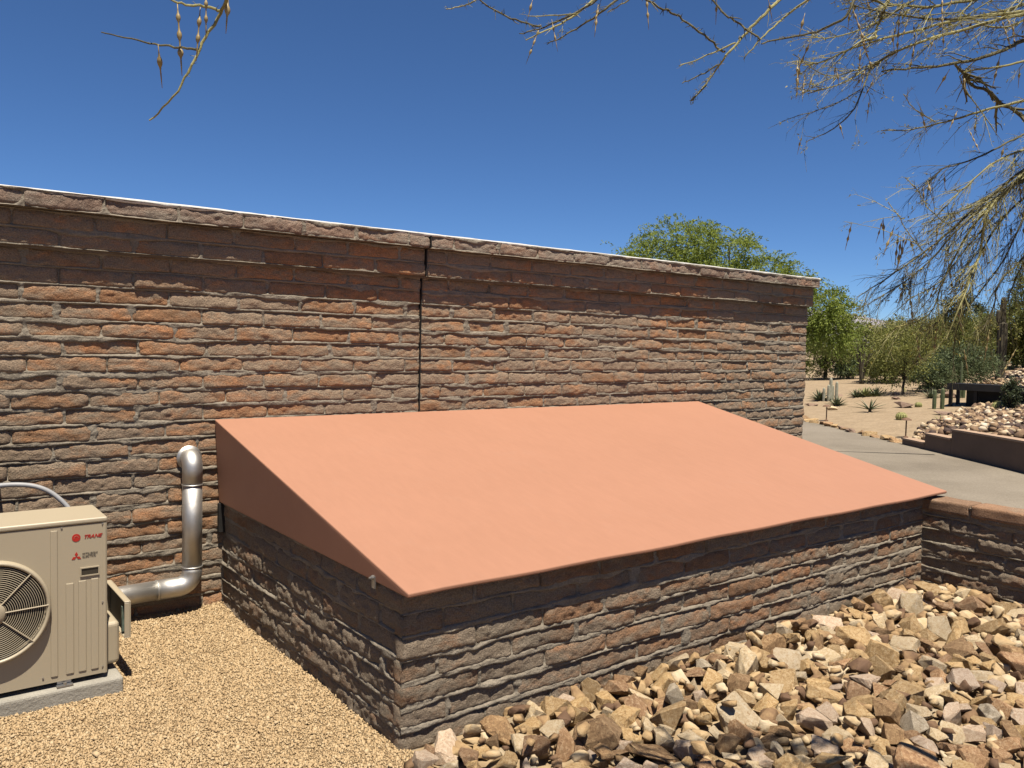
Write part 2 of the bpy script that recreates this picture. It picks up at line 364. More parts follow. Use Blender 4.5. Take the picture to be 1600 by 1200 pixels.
# driveway
dm = MB(); dz = 0.006
e0 = xy(0.0, -9); e1 = xy(0.0, 8.2); e2 = xy(-0.6, 9.6); e3 = xy(6, 14.5); e4 = xy(5, 17.5)
dm.add([(6.46, -6, dz), (*e0, dz), (*e1, dz), (*xy(0.9, 9.3), dz), (*xy(9, 13), dz), (*xy(9, 18), dz), (8.3, 14, dz), (8.3, 5.45, dz), (6.46, 5.45, dz)], [tuple(range(9))])
struct(dm.build('driveway', ASPHALT))
sm = MB()   # thin dark strip across the asphalt
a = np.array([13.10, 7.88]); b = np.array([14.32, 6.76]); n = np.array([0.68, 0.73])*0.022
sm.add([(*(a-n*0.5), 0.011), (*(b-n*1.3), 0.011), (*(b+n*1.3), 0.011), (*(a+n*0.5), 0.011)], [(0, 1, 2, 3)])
struct(sm.build('dark_strip', CAULK))
# garden slope beyond the driveway
ss = np.concatenate([np.linspace(0.03, 12, 110), np.linspace(12.4, 70, 40)]); tt = np.concatenate([np.linspace(-25, -2, 30), np.linspace(-1.8, 26, 170), np.linspace(27, 90, 30)])
S, T = np.meshgrid(ss, tt); X, Y = xy(S, T); Z = terrain(X, Y)-0.0
V = np.stack([X, Y, Z], -1).reshape(-1, 3); ii = np.arange(V.shape[0]).reshape(S.shape)
go = npmesh('garden_slope', V, quads(ii)[:, ::-1], SAND, smooth=True); struct(go)
# far mountain ridge
mm = MB(); pts = []
for k in range(61):
    a = math.radians(-20+k*2.2); d = 6500
    h = 150+170*float(fbm(np.array(k*0.21), np.array(2.0), 31, 4))+(140*math.exp(-((k-34)/6.0)**2))
    pts.append((d*math.sin(a), d*math.cos(a), h))
vs_ = []; fs_ = []
for (x, y, h) in pts:
    vs_ += [(x, y, -5), (x*1.05, y*1.05, h*0.65), (x*1.12, y*1.12, h), (x*1.3, y*1.3, -5)]
for k in range(60):
    for j in range(3): fs_.append((k*4+j, (k+1)*4+j, (k+1)*4+j+1, k*4+j+1))
mm.add(vs_, fs_); struct(mm.build('mountains', MOUNT, smooth=True))

# ------------------------------------------------------------------ slump-block walls
CH = 0.1016
def block_face(parent, O, U, N, u0, u1, ztop, ncourse, mats, offs, seed, keep, cuts=(), sharp=(False, False), name='slump_block', amp=1.0, res=(0.0120, 0.0085), mres=(0.0115, 0.0060), hide=None):
    """courses of slump block on one wall face. O origin, U along, N outward; keep(u, z) says whether a block is its own piece."""
    O = np.array(O, float); U = np.array(U, float); N = np.array(N, float)
    rr = random.Random(seed)
    rows = []
    for c in range(ncourse):
        js = [u0]; u = u0-(0.2 if c % 2 else 0.0)+rr.uniform(-0.03, 0.03)
        stops = sorted(list(cuts)+[u1])
        while u < u1:
            u += 0.4064+rr.uniform(-0.022, 0.018)
            if u > u0+0.14 and u < u1-0.12 and all(abs(u-s) > 0.09 for s in cuts): js.append(u)
        js += list(cuts)+[u1]; rows.append(sorted(js))
    coff = [rr.uniform(-0.003, 0.004) for _ in range(ncourse)]
    hid_v = []; hid_f = []; hn = 0
    for c in range(ncourse):
        z1 = ztop-c*CH; z0 = z1-CH; js = rows[c]; off = offs(c)
        for ua, ub in zip(js[:-1], js[1:]):
            hb = coff[c]+rr.gauss(0, 0.0035)*amp; tilt = rr.choice((0.0, 0.001, 0.003, 0.006, 0.012))*amp; yaw = rr.uniform(-0.005, 0.005)*amp
            la = 0.0035 if not (sharp[0] and ua == u0) else 0.0; lb = 0.0035 if not (sharp[1] and ub == u1) else 0.0
            if any(abs(ua-s) < 1e-6 for s in cuts): la = 0.005
            if any(abs(ub-s) < 1e-6 for s in cuts): lb = 0.005
            own = keep(0.5*(ua+ub), 0.5*(z0+z1))
            k = 1.0 if own else 2.2
            nu = max(4, int((ub-ua)/(res[0]*k))); nv = max(3, int(CH/(res[1]*k)))
            uu = np.linspace(ua+la, ub-lb, nu+1); vv = np.linspace(z0+0.003, z1-0.003, nv+1)
            uu = uu+0; A, B = np.meshgrid(uu, vv)
            # wavy outlines
            sag = 0.006*fbm(A*5, np.full_like(A, c*3.7), seed+5, 2)
            Bz = B+sag*amp
            eb = np.minimum(B-z0, z1-B); ea = np.minimum(A-ua+(0.05 if la == 0 else 0), ub-A+(0.05 if lb == 0 else 0))
            b01 = (B-z0)/CH
            h = hb+tilt*(0.5-b01)+yaw*((A-ua)/(ub-ua)-0.5)*2+0.003*(1-(2*b01-0.75)**2)
            jag = 0.010*np.clip(fbm(A*16, B*3+c*5.1, seed+21, 3)+0.15, 0, 1)
            h = h-0.012*np.exp(-np.maximum(z1-B-0.004-jag*1.6, 0)/0.008)-0.007*np.exp(-np.maximum(B-z0-0.002-jag*0.6, 0)/0.004)-0.007*np.exp(-np.maximum(ea-0.002-jag*0.8, 0)/0.005)
            h = h+amp*(0.0062*fbm(A*11, B*17, seed+1, 3)+0.0072*fbm(A*34, B*44, seed+2, 3))
            h = h+off
            Q = O+A[..., None]*U+h[..., None]*N; Q[..., 2] += Bz
            # skirt: outermost ring pushed back into the wall
            R_, C_ = A.shape
            front = Q.reshape(-1, 3)
            idx = np.arange(R_*C_).reshape(R_, C_)
            ring = np.concatenate([idx[0, :], idx[1:, -1], idx[-1, -2::-1], idx[-2:0:-1, 0]])
            back = front[ring]-N*0.06
            nb = len(ring); bi = R_*C_+np.arange(nb)
            F = quads(idx)
            SK = np.stack([ring, bi, np.roll(bi, -1), np.roll(ring, -1)], -1)
            Vv = np.concatenate([front, back]); Ff = np.concatenate([F, SK])
            # orient outward
            f0 = F[0]; nn = np.cross(Vv[f0[1]]-Vv[f0[0]], Vv[f0[2]]-Vv[f0[0]])
            if nn@N < 0: Ff = Ff[:, ::-1]
            if own:
                cen = Vv.mean(0)
                npmesh(name, Vv-cen, Ff, mats(c), parent, smooth=True, loc=cen)
            else:
                hid_v.append(Vv); hid_f.append(Ff+hn); hn += len(Vv)
    if hid_v:
        stuff(npmesh('other_blocks', np.concatenate(hid_v), np.concatenate(hid_f), mats(9), parent, smooth=True))
    # mortar: one rough sheet that comes forward in the joints and squeezes over block edges
    nu = int((u1-u0)/mres[0]); nv = int(ncourse*CH/mres[1])
    A, B = np.meshgrid(np.linspace(u0, u1, nu+1), np.linspace(ztop-ncourse*CH, ztop-0.004, nv+1))
    ci = np.clip(((ztop-B)/CH).astype(int), 0, ncourse-1)
    bedsag = 0.006*amp*fbm(A*5, ci*3.7, seed+5, 2)
    fr = ztop-B-ci*CH; dv = np.minimum(fr, CH-fr)
    du = np.full_like(A, 9.0)
    for c in range(ncourse):
        msk = ci == c; js = np.array(rows[c], float); av = A[msk]
        if sharp[0]: js[0] -= 1.0
        if sharp[1]: js[-1] += 1.0
        k = np.clip(np.searchsorted(js, av), 1, len(js)-1)
        du[msk] = np.minimum(np.abs(av-js[k-1]), np.abs(js[k]-av))
    sp = 0.006+0.045*np.clip(fbm(A*3.3, B*8, seed+11, 4)+0.22, 0, 1)**1.3
    spu = 0.003+0.050*np.clip(fbm(A*6, B*7, seed+12, 4)+0.18, 0, 1)**1.3
    below = fr < CH*0.5
    spv = np.where(below, sp, 0.35*sp); fo = np.where(below, 0.010, 0.018)
    dd = np.minimum(np.maximum(dv-spv, 0)/fo, np.maximum(du-spu, 0)/0.012)
    offa = np.array([offs(c) for c in range(ncourse)])[ci]
    m = 0.0024+0.007*amp*fbm(A*2.2, B*7, seed+31, 2)+0.0085*amp*fbm(A*8, B*28, seed+13, 4)+0.0048*amp*fbm(A*30, B*52, seed+14, 3)+0.004*np.clip(sp/0.02, 0, 1)*np.exp(-((dv-0.5*sp)/0.012)**2)
    m = m-0.036*np.clip(dd, 0, 1)+offa
    for s in cuts: m = m-0.05*np.exp(-(np.maximum(np.abs(A-s)-0.004, 0)/0.004)**2)
    Q = O+A[..., None]*U+m[..., None]*N; Q[..., 2] += B+bedsag*0.5
    idx = np.arange(A.size).reshape(A.shape); F = quads(idx); V = Q.reshape(-1, 3)
    deep = (dd.reshape(-1) >= 1.0); hid = hide(A, B).reshape(-1) if hide else np.zeros(A.size, bool)
    F = F[~(deep[F].all(1) | hid[F].all(1))]
    nn = np.cross(V[F[0][1]]-V[F[0][0]], V[F[0][2]]-V[F[0][0]])
    if nn@N < 0: F = F[:, ::-1]
    npmesh('mortar', V, F, MORTAR, parent, smooth=True)

# --- the building wall
YW = 5.36; ZTOP = 2.537; XR = 8.24; XL = -0.6; CUT = 3.235
wall = thing('block_wall', 'long reddish slump-block building wall with stepped white-capped parapet', 'wall', (0, YW, 0))
STEP = 0.062
def woffs(c): return 2*STEP if c == 0 else STEP if c <= 2 else 0.0
def wkeep(u, z):
    if u < 0.50: return False
    if 1.75 < u < 6.45 and z < 1.17: return False
    if u < 0.80 and z < 0.72: return False
    if u >= 6.45 and z < 0.80: return False
    return True
block_face(wall, (0, 0, 0), (1, 0, 0), (0, -1, 0), XL, XR, ZTOP, 1, lambda c: COPING, lambda c: 2*STEP, 101, wkeep, cuts=(CUT,), sharp=(False, True))
block_face(wall, (0, 0, 0), (1, 0, 0), (0, -1, 0), XL, XR, ZTOP-CH, 2, lambda c: BLOCK, lambda c: STEP, 102, wkeep, cuts=(CUT,), sharp=(False, True), amp=0.6)
block_face(wall, (0, 0, 0), (1, 0, 0), (0, -1, 0), XL, XR, ZTOP-3*CH, 22, lambda c: BLOCK, lambda c: 0.0, 103, wkeep, cuts=(CUT,), sharp=(False, True), amp=0.9, hide=lambda u, z: ((u > 1.9) & (u < 6.2) & (z < 1.05)) | ((u < 0.7) & (z < 0.6)))
cb = MB(); cb.box(XL, XR-0.03, 0.035, 3.2, -0.05, ZTOP-3*CH-0.01); cb.build('wall_core', CORE, wall)
cb = MB(); cb.box(XL, XR-0.01, 0.012-STEP+0.02, 0.36, ZTOP-3*CH-0.012, ZTOP-CH); cb.box(XL, XR+0.008, 0.03-2*STEP, 0.38, ZTOP-CH, ZTOP-0.012); cb.build('parapet_core', CORE, wall)
cb = MB(); cb.box(XL, CUT+0.007, -0.012, 0.04, 0, 0); 
cb = MB(); cb.box(CUT-0.0035, CUT+0.0035, -0.010, 0.05, 0.0, ZTOP-3*CH-0.002); cb.box(CUT-0.0035, CUT+0.0035, -0.012-STEP, 0.0, ZTOP-3*CH-0.0, ZTOP-CH); cb.box(CUT-0.0035, CUT+0.0035, -0.012-2*STEP, 0.0, ZTOP-CH+0.001, ZTOP-0.014); cb.build('control_joint', CAULK, wall)
# parapet blocks return round the end
em = MB(); em.box(XR-0.10, XR+0.016, -STEP+0.004, 0.34, ZTOP-3*CH, ZTOP-CH-0.002); em.build('end_block', BLOCK, wall, bevel=0.008)
em = MB(); em.box(XR-0.16, XR+0.034, -2*STEP+0.002, 0.36, ZTOP-CH, ZTOP-0.012); em.build('end_block', COPING, wall, bevel=0.012)
# white coating over the top edge
nu = 700; us = np.linspace(XL, XR+0.038, nu)
lowz = ZTOP-0.018+0.010*fbm(us*6, us*0+1, 71, 4); topz = ZTOP+0.006+0.004*fbm(us*5, us*0, 72, 3)
fy = -2*STEP-0.001-0.004*fbm(us*9, us*0+3, 73, 3)
V = np.concatenate([np.stack([us, fy+0.004, lowz], -1), np.stack([us, fy, topz-0.006], -1), np.stack([us, fy+0.012, topz], -1), np.stack([us, us*0+0.42, topz], -1), np.stack([us, us*0+0.42, lowz], -1)])
ii = np.arange(5*nu).reshape(5, nu); F = np.concatenate([quads(ii), np.stack([ii[4, :-1], ii[4, 1:], ii[0, 1:], ii[0, :-1]], -1)])
ends = np.array([[ii[0, -1], ii[1, -1], ii[2, -1], ii[3, -1]], [ii[0, -1], ii[3, -1], ii[4, -1], ii[4, -1]]])
npmesh('white_cap', V, F, WHITECAP, wall)

# --- the low box with its sloping cover
BX0, BX1, BYF = 1.767, 6.275, 3.020; BTOP = 0.690
box = thing('block_enclosure', 'low slump-block enclosure against the wall under a sloping salmon cover', 'enclosure', (BX0, BYF, 0))
def loc(o): o.location = Vector(o.location); return o
block_face(box, (-BX0*0, 0, 0), (1, 0, 0), (0, -1, 0), -0.007, BX1-BX0, BTOP, 7, lambda c: BOXBLOCK, lambda c: 0.0, 201, lambda u, z: True, sharp=(True, False))
block_face(box, (0, 0, 0), (0, 1, 0), (-1, 0, 0), 0.003, YW-BYF-0.005, BTOP, 7, lambda c: BOXBLOCK, lambda c: 0.0, 202, lambda u, z: True, sharp=(True, False))
cb = MB(); cb.box(0.028, BX1-BX0, 0.028, YW-BYF-0.04, -0.05, BTOP-0.004); cb.build('wall_core', CORE, box)
LX0, LX1, LYF, LYB = 1.740-BX0, 6.425-BX0, 2.941-BYF, YW-BYF-0.012
ZB, ZF = 1.222, 0.703
lm = MB()
nseg = 26
vs_ = []; fs_ = []
for i in range(nseg+1):
    x = LX0+(LX1-LX0)*i/nseg; wob = 0.0025*math.sin(i*1.3)+0.002*math.sin(i*0.47+1)
    for j in range(9):
        q = j/8; y = LYB+(LYF-LYB)*q; sag = -0.010*math.sin(PI*q)*math.sin(PI*i/nseg)**0.5 if 0 < i < nseg else 0
        vs_.append((x+0.035*q*(i/nseg)-(0.030*(1-q) if i == 0 else 0), y, ZB+(ZF-ZB)*q+sag+(wob if j == 8 else 0)))
    vs_.append((x+0.035*(i/nseg), LYF+0.002, ZF-0.021+wob)); vs_.append((x+0.035*(i/nseg), LYF+0.03, ZF-0.021+wob)); vs_.append((x, LYB, BTOP-0.006))
n = 12
for i in range(nseg):
    for j in range(n): fs_.append((i*n+j, i*n+(j+1) % n, (i+1)*n+(j+1) % n, (i+1)*n+j))
fs_.append(tuple(range(n-1, -1, -1))); fs_.append(tuple(nseg*n+j for j in range(n)))
lm.add(vs_, fs_)
lid = lm.build('cover', LID, box)
bm = bmesh.new(); bm.from_mesh(lid.data); bmesh.ops.recalc_face_normals(bm, faces=bm.faces)
bmesh.ops.bevel(bm, geom=[e for e in bm.edges if len(e.link_faces) == 2 and e.calc_face_angle(0) > 0.5], offset=0.007, segments=3, profile=0.5, affect='EDGES')
bm.to_mesh(lid.data); bm.free()
lid['label'] = 'smooth salmon-painted sloping cover'
fl = MB(); fl.box(LX0-0.010, LX0+0.03, LYB-0.035, LYB+0.0, BTOP-0.20, BTOP-0.01); fl.build('black_seal', CAULK, box, bevel=0.004)
hw = MB(); hy = 3.24-BYF
hw.tube([(LX0-0.016, hy, BTOP+0.012), (LX0+0.01, hy, BTOP+0.012)], 0.010, 8); hw.tube([(LX0-0.026, hy, BTOP+0.012), (LX0-0.014, hy, BTOP+0.012)], 0.0055, 8); hw.box(LX0-0.006, LX0+0.0, hy-0.016, hy+0.012, BTOP-0.035, BTOP+0.02)
hw.build('latch_bolt', STEEL, box)

# --- low garden wall running from the box corner
lw = thing('low_block_wall', 'low slump-block wall with tan top running forward from the enclosure corner', 'wall', (6.262, 3.02, 0))
LWT = 0.655; LEN = 4.2
block_face(lw, (0, 0, 0), (0, -1, 0), (-1, 0, 0), -0.02, LEN, LWT-0.012, 6, lambda c: BOXBLOCK, lambda c: 0.0, 301, lambda u, z: u < 1.6, sharp=(False, False), amp=1.1)
cb = MB(); cb.box(0.028, 0.20, -LEN, 0.0, -0.05, LWT-0.03); cb.build('wall_core', CORE, lw)
CAPB = block_mat('cap_block', (0.56, 0.33, 0.20), (0.43, 0.25, 0.15), (0.44, 0.35, 0.26), 0.62)
y = 0.06
k = 0
while y > -LEN:
    L_ = 0.40+rng.uniform(-0.02, 0.02)
    bm = bmesh.new(); bmesh.ops.create_cube(bm, size=1.0)
    for v in bm.verts: v.co = Vector((v.co.x*0.225, v.co.y*(L_-0.014), v.co.z*0.088))
    bmesh.ops.bevel(bm, geom=list(bm.edges), offset=0.012, segments=2, profile=0.5, affect='EDGES')
    bmesh.ops.subdivide_edges(bm, edges=[e for e in bm.edges if e.calc_length() > 0.05], cuts=5, use_grid_fill=True)
    for v in bm.verts:
        q = v.co*14+Vector((k*7.1, 3, 1)); v.co += Vector((mnoise.noise(q), mnoise.noise(q+Vector((9, 0, 0))), mnoise.noise(q+Vector((0, 9, 0)))*0.8))*0.006
    me = bpy.data.meshes.new('cap_block'); bm.to_mesh(me); bm.free(); me.shade_smooth(); me.materials.append(CAPB)
    o = bpy.data.objects.new('cap_block', me); o.location = (0.098, y-L_/2, LWT-0.040); link(o, lw)
    y -= L_; k += 1
cb = MB(); cb.box(0.02, 0.18, -LEN, 0.02, LWT-0.06, LWT-0.012); cb.build('mortar', MORTAR, lw)

# ------------------------------------------------------------------ gravel chips
NC = 140000
cx = NR.uniform(-0.35, 1.80, NC); cy = NR.uniform(2.55, 5.40, NC)
okm = ((cy-3.81)*(1.69-0.37) > -(3.81-2.89)*(cx-0.37)-0.55) & ~((cx < 0.95) & (cy > 4.55))
cx, cy = cx[okm], cy[okm]; NC = len(cx)
base = np.array([(1,0,0),(-1,0,0),(0,1,0),(0,-1,0),(0,0,1),(0,0,-1)], float)
tri = np.array([(0,2,4),(2,1,4),(1,3,4),(3,0,4),(2,0,5),(1,2,5),(3,1,5),(0,3,5)])
sz = NR.lognormal(math.log(0.0043), 0.36, NC)
rot = NR.uniform(0, 2*PI, NC); til = NR.normal(0, 0.35, (NC, 2))
VV = base[None]*(1+NR.uniform(-0.32, 0.32, (NC, 6, 1)))+NR.uniform(-0.28, 0.28, (NC, 6, 3))
VV = VV*np.array([1.12, 1.0, 0.85])*sz[:, None, None]
x, y, z = VV[..., 0], VV[..., 1], VV[..., 2]
z2 = z+til[:, :1]*x+til[:, 1:]*y
c_, s_ = np.cos(rot)[:, None], np.sin(rot)[:, None]
VV = np.stack([x*c_-y*s_+cx[:, None], x*s_+y*c_+cy[:, None], z2+(yard_z(cx, cy)+sz*0.35+NR.uniform(0, 0.004, NC))[:, None]], -1)
FF = (tri[None]+6*np.arange(NC)[:, None, None]).reshape(-1, 3)
gv = npmesh('gravel', VV.reshape(-1, 3), FF, CHIP); stuff(gv); tag(gv, 'tan crushed gravel covering the yard beside the enclosure', 'gravel')

# ------------------------------------------------------------------ rocks
def rock_mesh(seed, flat=0.6, rough=1.0, cuts=1, low=False):
    r = random.Random(seed); bm = bmesh.new()
    ax = (1.0, r.uniform(0.62, 0.92), r.uniform(flat*0.75, flat*1.2))
    for i in range(r.randint(10, 15)):
        v = Vector((r.gauss(0, 1), r.gauss(0, 1), r.gauss(0, 1))).normalized()*r.uniform(0.82, 1.0)
        # push towards a blocky form
        v = Vector((math.copysign(abs(v.x)**0.7, v.x)*ax[0], math.copysign(abs(v.y)**0.7, v.y)*ax[1], math.copysign(abs(v.z)**0.7, v.z)*ax[2]))
        bm.verts.new(v*0.5)
    res = bmesh.ops.convex_hull(bm, input=bm.verts)
    bmesh.ops.delete(bm, geom=[e for e in res['geom_interior'] if isinstance(e, bmesh.types.BMVert)], context='VERTS')
    bmesh.ops.dissolve_limit(bm, angle_limit=math.radians(9), verts=bm.verts, edges=bm.edges)
    if not low: bmesh.ops.bevel(bm, geom=list(bm.edges), offset=0.013, segments=1, profile=0.5, affect='EDGES')
    bmesh.ops.triangulate(bm, faces=bm.faces)
    for _ in range(cuts): 
        bmesh.ops.subdivide_edges(bm, edges=[e for e in bm.edges if e.calc_length() > 0.13], cuts=1)
        bmesh.ops.triangulate(bm, faces=bm.faces)
    for v in bm.verts:
        q = v.co*4.5+Vector((seed*3.3, 0, 0)); n_ = mnoise.noise(q)*0.045+mnoise.noise(q*2.7)*0.030
        v.co += v.co.normalized()*n_*rough
    bmesh.ops.recalc_face_normals(bm, faces=bm.faces)
    me = bpy.data.meshes.new('rock'); bm.to_mesh(me); bm.free(); me.materials.append(ROCKM['brown'])
    return me
RV = [rock_mesh(500+i, 0.5 if i % 3 else 0.72) for i in range(34)]
RVN = []
for me in RV:
    co = np.empty(len(me.vertices)*3); me.vertices.foreach_get('co', co); me.calc_loop_triangles()
    ti = np.empty(len(me.loop_triangles)*3, np.int32); me.loop_triangles.foreach_get('vertices', ti)
    RVN.append((co.reshape(-1, 3), ti.reshape(-1, 3)))
LOWN = []
for i in range(16):
    me = rock_mesh(700+i, 0.62, 1.0, 0, True); co = np.empty(len(me.vertices)*3); me.vertices.foreach_get('co', co); me.calc_loop_triangles()
    ti = np.empty(len(me.loop_triangles)*3, np.int32); me.loop_triangles.foreach_get('vertices', ti); LOWN.append((co.reshape(-1, 3), ti.reshape(-1, 3))); bpy.data.meshes.remove(me)
# drop rocks on a height map
HX0, HY0, HR = 1.5, 0.2, 0.012
HW, HH = int((6.4-HX0)/HR), int((3.1-HY0)/HR)
HM = np.zeros((HH, HW))
XX, YY = np.meshgrid(HX0+HR*np.arange(HW), HY0+HR*np.arange(HH))
placed = []
def rotm(rx, ry, rz):
    return np.array((Matrix.Rotation(rz, 3, 'Z') @ Matrix.Rotation(ry, 3, 'Y') @ Matrix.Rotation(rx, 3, 'X')))
def drop(x, y, size, sink):
    vi = rng.randrange(len(RV)); e = (rng.gauss(0, 0.30), rng.gauss(0, 0.30), rng.uniform(0, 2*PI))
    R3 = rotm(*e); co = RVN[vi][0] @ R3.T*size
    xmin, xmax = co[:, 0].min()+x, co[:, 0].max()+x; ymin, ymax = co[:, 1].min()+y, co[:, 1].max()+y
    if xmin < 1.69 or xmax > 6.262 or ymax > 3.005: return False
    if xmin < 1.775 and ymax > 2.93: return False
    i0, i1 = int((ymin-HY0)/HR), int((ymax-HY0)/HR)+1; j0, j1 = int((xmin-HX0)/HR), int((xmax-HX0)/HR)+1
    if i0 < 0 or j0 < 0 or i1 > HH or j1 > HW: return False
    ex = (xmax-xmin)/2; ey = (ymax-ymin)/2
    sx, sy = XX[i0:i1, j0:j1], YY[i0:i1, j0:j1]
    d2 = ((sx-x)/(ex*0.86))**2+((sy-y)/(ey*0.86))**2
    msk = d2 < 1
    if not msk.any(): return False
    sub = HM[i0:i1, j0:j1]
    rest = np.percentile(sub[msk], 55)
    zmin, zmax = co[:, 2].min(), co[:, 2].max()
    zc = rest-zmin*(1-sink)
    if zc+zmax > 0.24: return False
    topz = zc+zmax*np.sqrt(np.clip(1-d2*0.8, 0, 1))
    HM[i0:i1, j0:j1] = np.where(msk, np.maximum(sub, topz), sub)
    placed.append((x, y, zc, size, vi, e)); return True
def randpos():
    while True:
        x = rng.uniform(1.7, 6.25); y = rng.uniform(0.9, 3.0)
        if y > 2.75-(x-1.69)*0.70: return x, y
def separated(x, y, r, k):
    return all((x-p[0])**2+(y-p[1])**2 > (k*(r+p[3]*0.5))**2 for p in placed)
for _ in range(500):
    x, y = randpos(); drop(x, y, rng.uniform(0.04, 0.10), 0.2)
base_n = len(placed)
def separated(x, y, r, k):
    return all((x-p[0])**2+(y-p[1])**2 > (k*(r+p[3]*0.5))**2 for p in placed[base_n:])
for size_lo, size_hi, n_, k, sink in ((0.18, 0.27, 70, 0.92, 0.42), (0.13, 0.18, 250, 0.72, 0.36), (0.09, 0.13, 320, 0.58, 0.30)):
    got = tries = 0
    while got < n_ and tries < 9000:
        tries += 1; x, y = randpos(); s_ = rng.uniform(size_lo, size_hi)
        if separated(x, y, s_*0.5, k) and drop(x, y, s_, sink): got += 1
for _ in range(450):
    x, y = randpos(); i_, j_ = int((y-HY0)/HR), int((x-HX0)/HR)
    if HM[i_, j_] < 0.055: drop(x, y, rng.uniform(0.045, 0.09), 0.15)
# which show largest: nearest and biggest first
def shows(p):
    q = np.array(p[:3])-EYE; d = q@FWD; px = 800+FPX*(q@RIGHT)/d; py = 600-FPX*(q@UP)/d
    inside = -60 < px < 1660 and py < 1260
    return (p[3]/d if inside else 0), px, py
order = sorted(placed, key=lambda p: -shows(p)[0])
classes = ['golden tan']*34+['brown']*12+['rust-stained']*16+['cream']*18+['grey']*4+['pale pinkish']*16
ORD = 'first second third fourth fifth sixth seventh eighth ninth tenth eleventh twelfth thirteenth fourteenth fifteenth sixteenth seventeenth eighteenth nineteenth twentieth'.split()
ORD += ['twenty-'+q for q in ORD[:9]]+['thirtieth']+['thirty-'+q for q in ORD[:9]]+['fortieth']+['forty-'+q for q in ORD[:9]]
fam = {}
for n_, p in enumerate(order[:300]):
    x, y, z, s_, vi, e = p
    cl = rng.choice(classes)
    o = bpy.data.objects.new('riprap_rock', RV[vi]); link(o)
    o.location = (x, y, z); o.scale = (s_, s_, s_*1.0); o.rotation_euler = e
    o.material_slots[0].link = 'OBJECT'; o.material_slots[0].material = ROCKM[cl]
    big = 'large' if s_ > 0.18 else 'medium' if s_ > 0.13 else 'small'
    where = 'against the enclosure wall' if y > 2.78 else 'beside the low block wall' if x > 5.6 else 'at the near edge of the pile' if y < 2.45-(x-1.69)*0.5 else 'in the left half of the pile' if x < 3.7 else 'in the right half of the pile'
    fam.setdefault((big, cl, where), []).append((shows(p)[1], o))
for (big, cl, where), lst in fam.items():
    lst.sort(key=lambda q: q[0])
    for k_, (px_, o) in enumerate(lst):
        lab = f'{big} {cl} angular rock {where}' if len(lst) == 1 else f'{ORD[min(k_, 48)]} from left of the {big} {cl} rocks {where}'
        tag(o, lab, 'rock', 'riprap rocks in front of the enclosure')
bv = []; bf = []; n0 = 0
for (x, y, z, s_, vi, e) in order[300:]:
    src = RVN[vi] if s_ > 0.085 else LOWN[vi % len(LOWN)]
    co = src[0] @ rotm(*e).T*s_*1.08+np.array([x, y, z]); bv.append(co); bf.append(src[1]+n0); n0 += len(co)
o = npmesh('riprap_fill', np.concatenate(bv), np.concatenate(bf), MIXROCK); stuff(o); tag(o, 'smaller broken stones filling gaps between the large rocks', 'rubble')

# ------------------------------------------------------------------ air conditioner
AX0, AX1, AYF, AYB, AZ0, AZ1 = -0.07, 0.876, 4.35, 4.69, 0.098, 0.868
ac = thing('air_conditioner', 'cream outdoor air-conditioning unit with round fan grille on a concrete pad', 'air conditioner', (0.4, 4.5, 0.07))
ao = np.array([0.4, 4.5, 0.07])
def L(m_, name, mat_, parent=ac, **k):
    m_.v = [tuple(np.array(v)-ao) for v in m_.v]; return m_.build(name, mat_, parent, **k)
FC = (0.395, 0.478); FRAD = 0.226
# casing with a round hole in the front
cm = MB(); n = 64
ring = [(FC[0]+(FRAD-0.006)*math.cos(2*PI*k/n), AYF, FC[1]+(FRAD-0.006)*math.sin(2*PI*k/n)) for k in range(n)]
outer = []
for k in range(n):
    a = 2*PI*k/n; cx_, cz_ = math.cos(a), math.sin(a)
    sx_ = ((AX1 if cx_ > 0 else AX0)-FC[0])/cx_ if abs(cx_) > 1e-6 else 9e9
    sz_ = ((AZ1-0.028 if cz_ > 0 else AZ0)-FC[1])/cz_ if abs(cz_) > 1e-6 else 9e9
    s0 = min(sx_, sz_); outer.append((FC[0]+cx_*s0, AYF, FC[1]+cz_*s0))
cm.add(ring+outer, [(k, n+k, n+(k+1) % n, (k+1) % n) for k in range(n)])
crn = [(AX1, AZ1-0.028), (AX0, AZ1-0.028), (AX0, AZ0), (AX1, AZ0)]
for (qx, qz) in crn:      # fill the four corners left by the fan of quads
    best = sorted(range(n), key=lambda k: (outer[k][0]-qx)**2+(outer[k][2]-qz)**2)
    c1 = min((k for k in range(n) if abs(outer[k][0]-qx) < 1e-6), key=lambda k: abs(outer[k][2]-qz), default=None)
    c2 = min((k for k in range(n) if abs(outer[k][2]-qz) < 1e-6), key=lambda k: abs(outer[k][0]-qx), default=None)
    if c1 is not None and c2 is not None and c1 != c2: cm.add([outer[c1], (qx, AYF, qz), outer[c2]], [(0, 1, 2)])
cm.box(AX1-0.004, AX1, AYF+0.004, AYB, AZ0, AZ1-0.028); cm.box(AX0, AX0+0.004, AYF+0.004, AYB, AZ0, AZ1-0.028)
cm.box(AX0+0.004, AX1-0.004, AYB-0.004, AYB, AZ0, AZ1-0.028); cm.box(AX0+0.004, AX1-0.004, AYF+0.004, AYB-0.004, AZ0, AZ0+0.004)
cm.tube([(AX1-0.010, AYF+0.008, AZ0), (AX1-0.010, AYF+0.008, AZ1-0.03)], 0.0125, 12)
L(cm, 'casing', CREAM)
tp = MB(); tp.box(AX0-0.004, AX1+0.004, AYF-0.005, AYB+0.004, AZ1-0.026, AZ1); L(tp, 'top_panel', CREAM, bevel=0.009, segs=3, smooth=False)
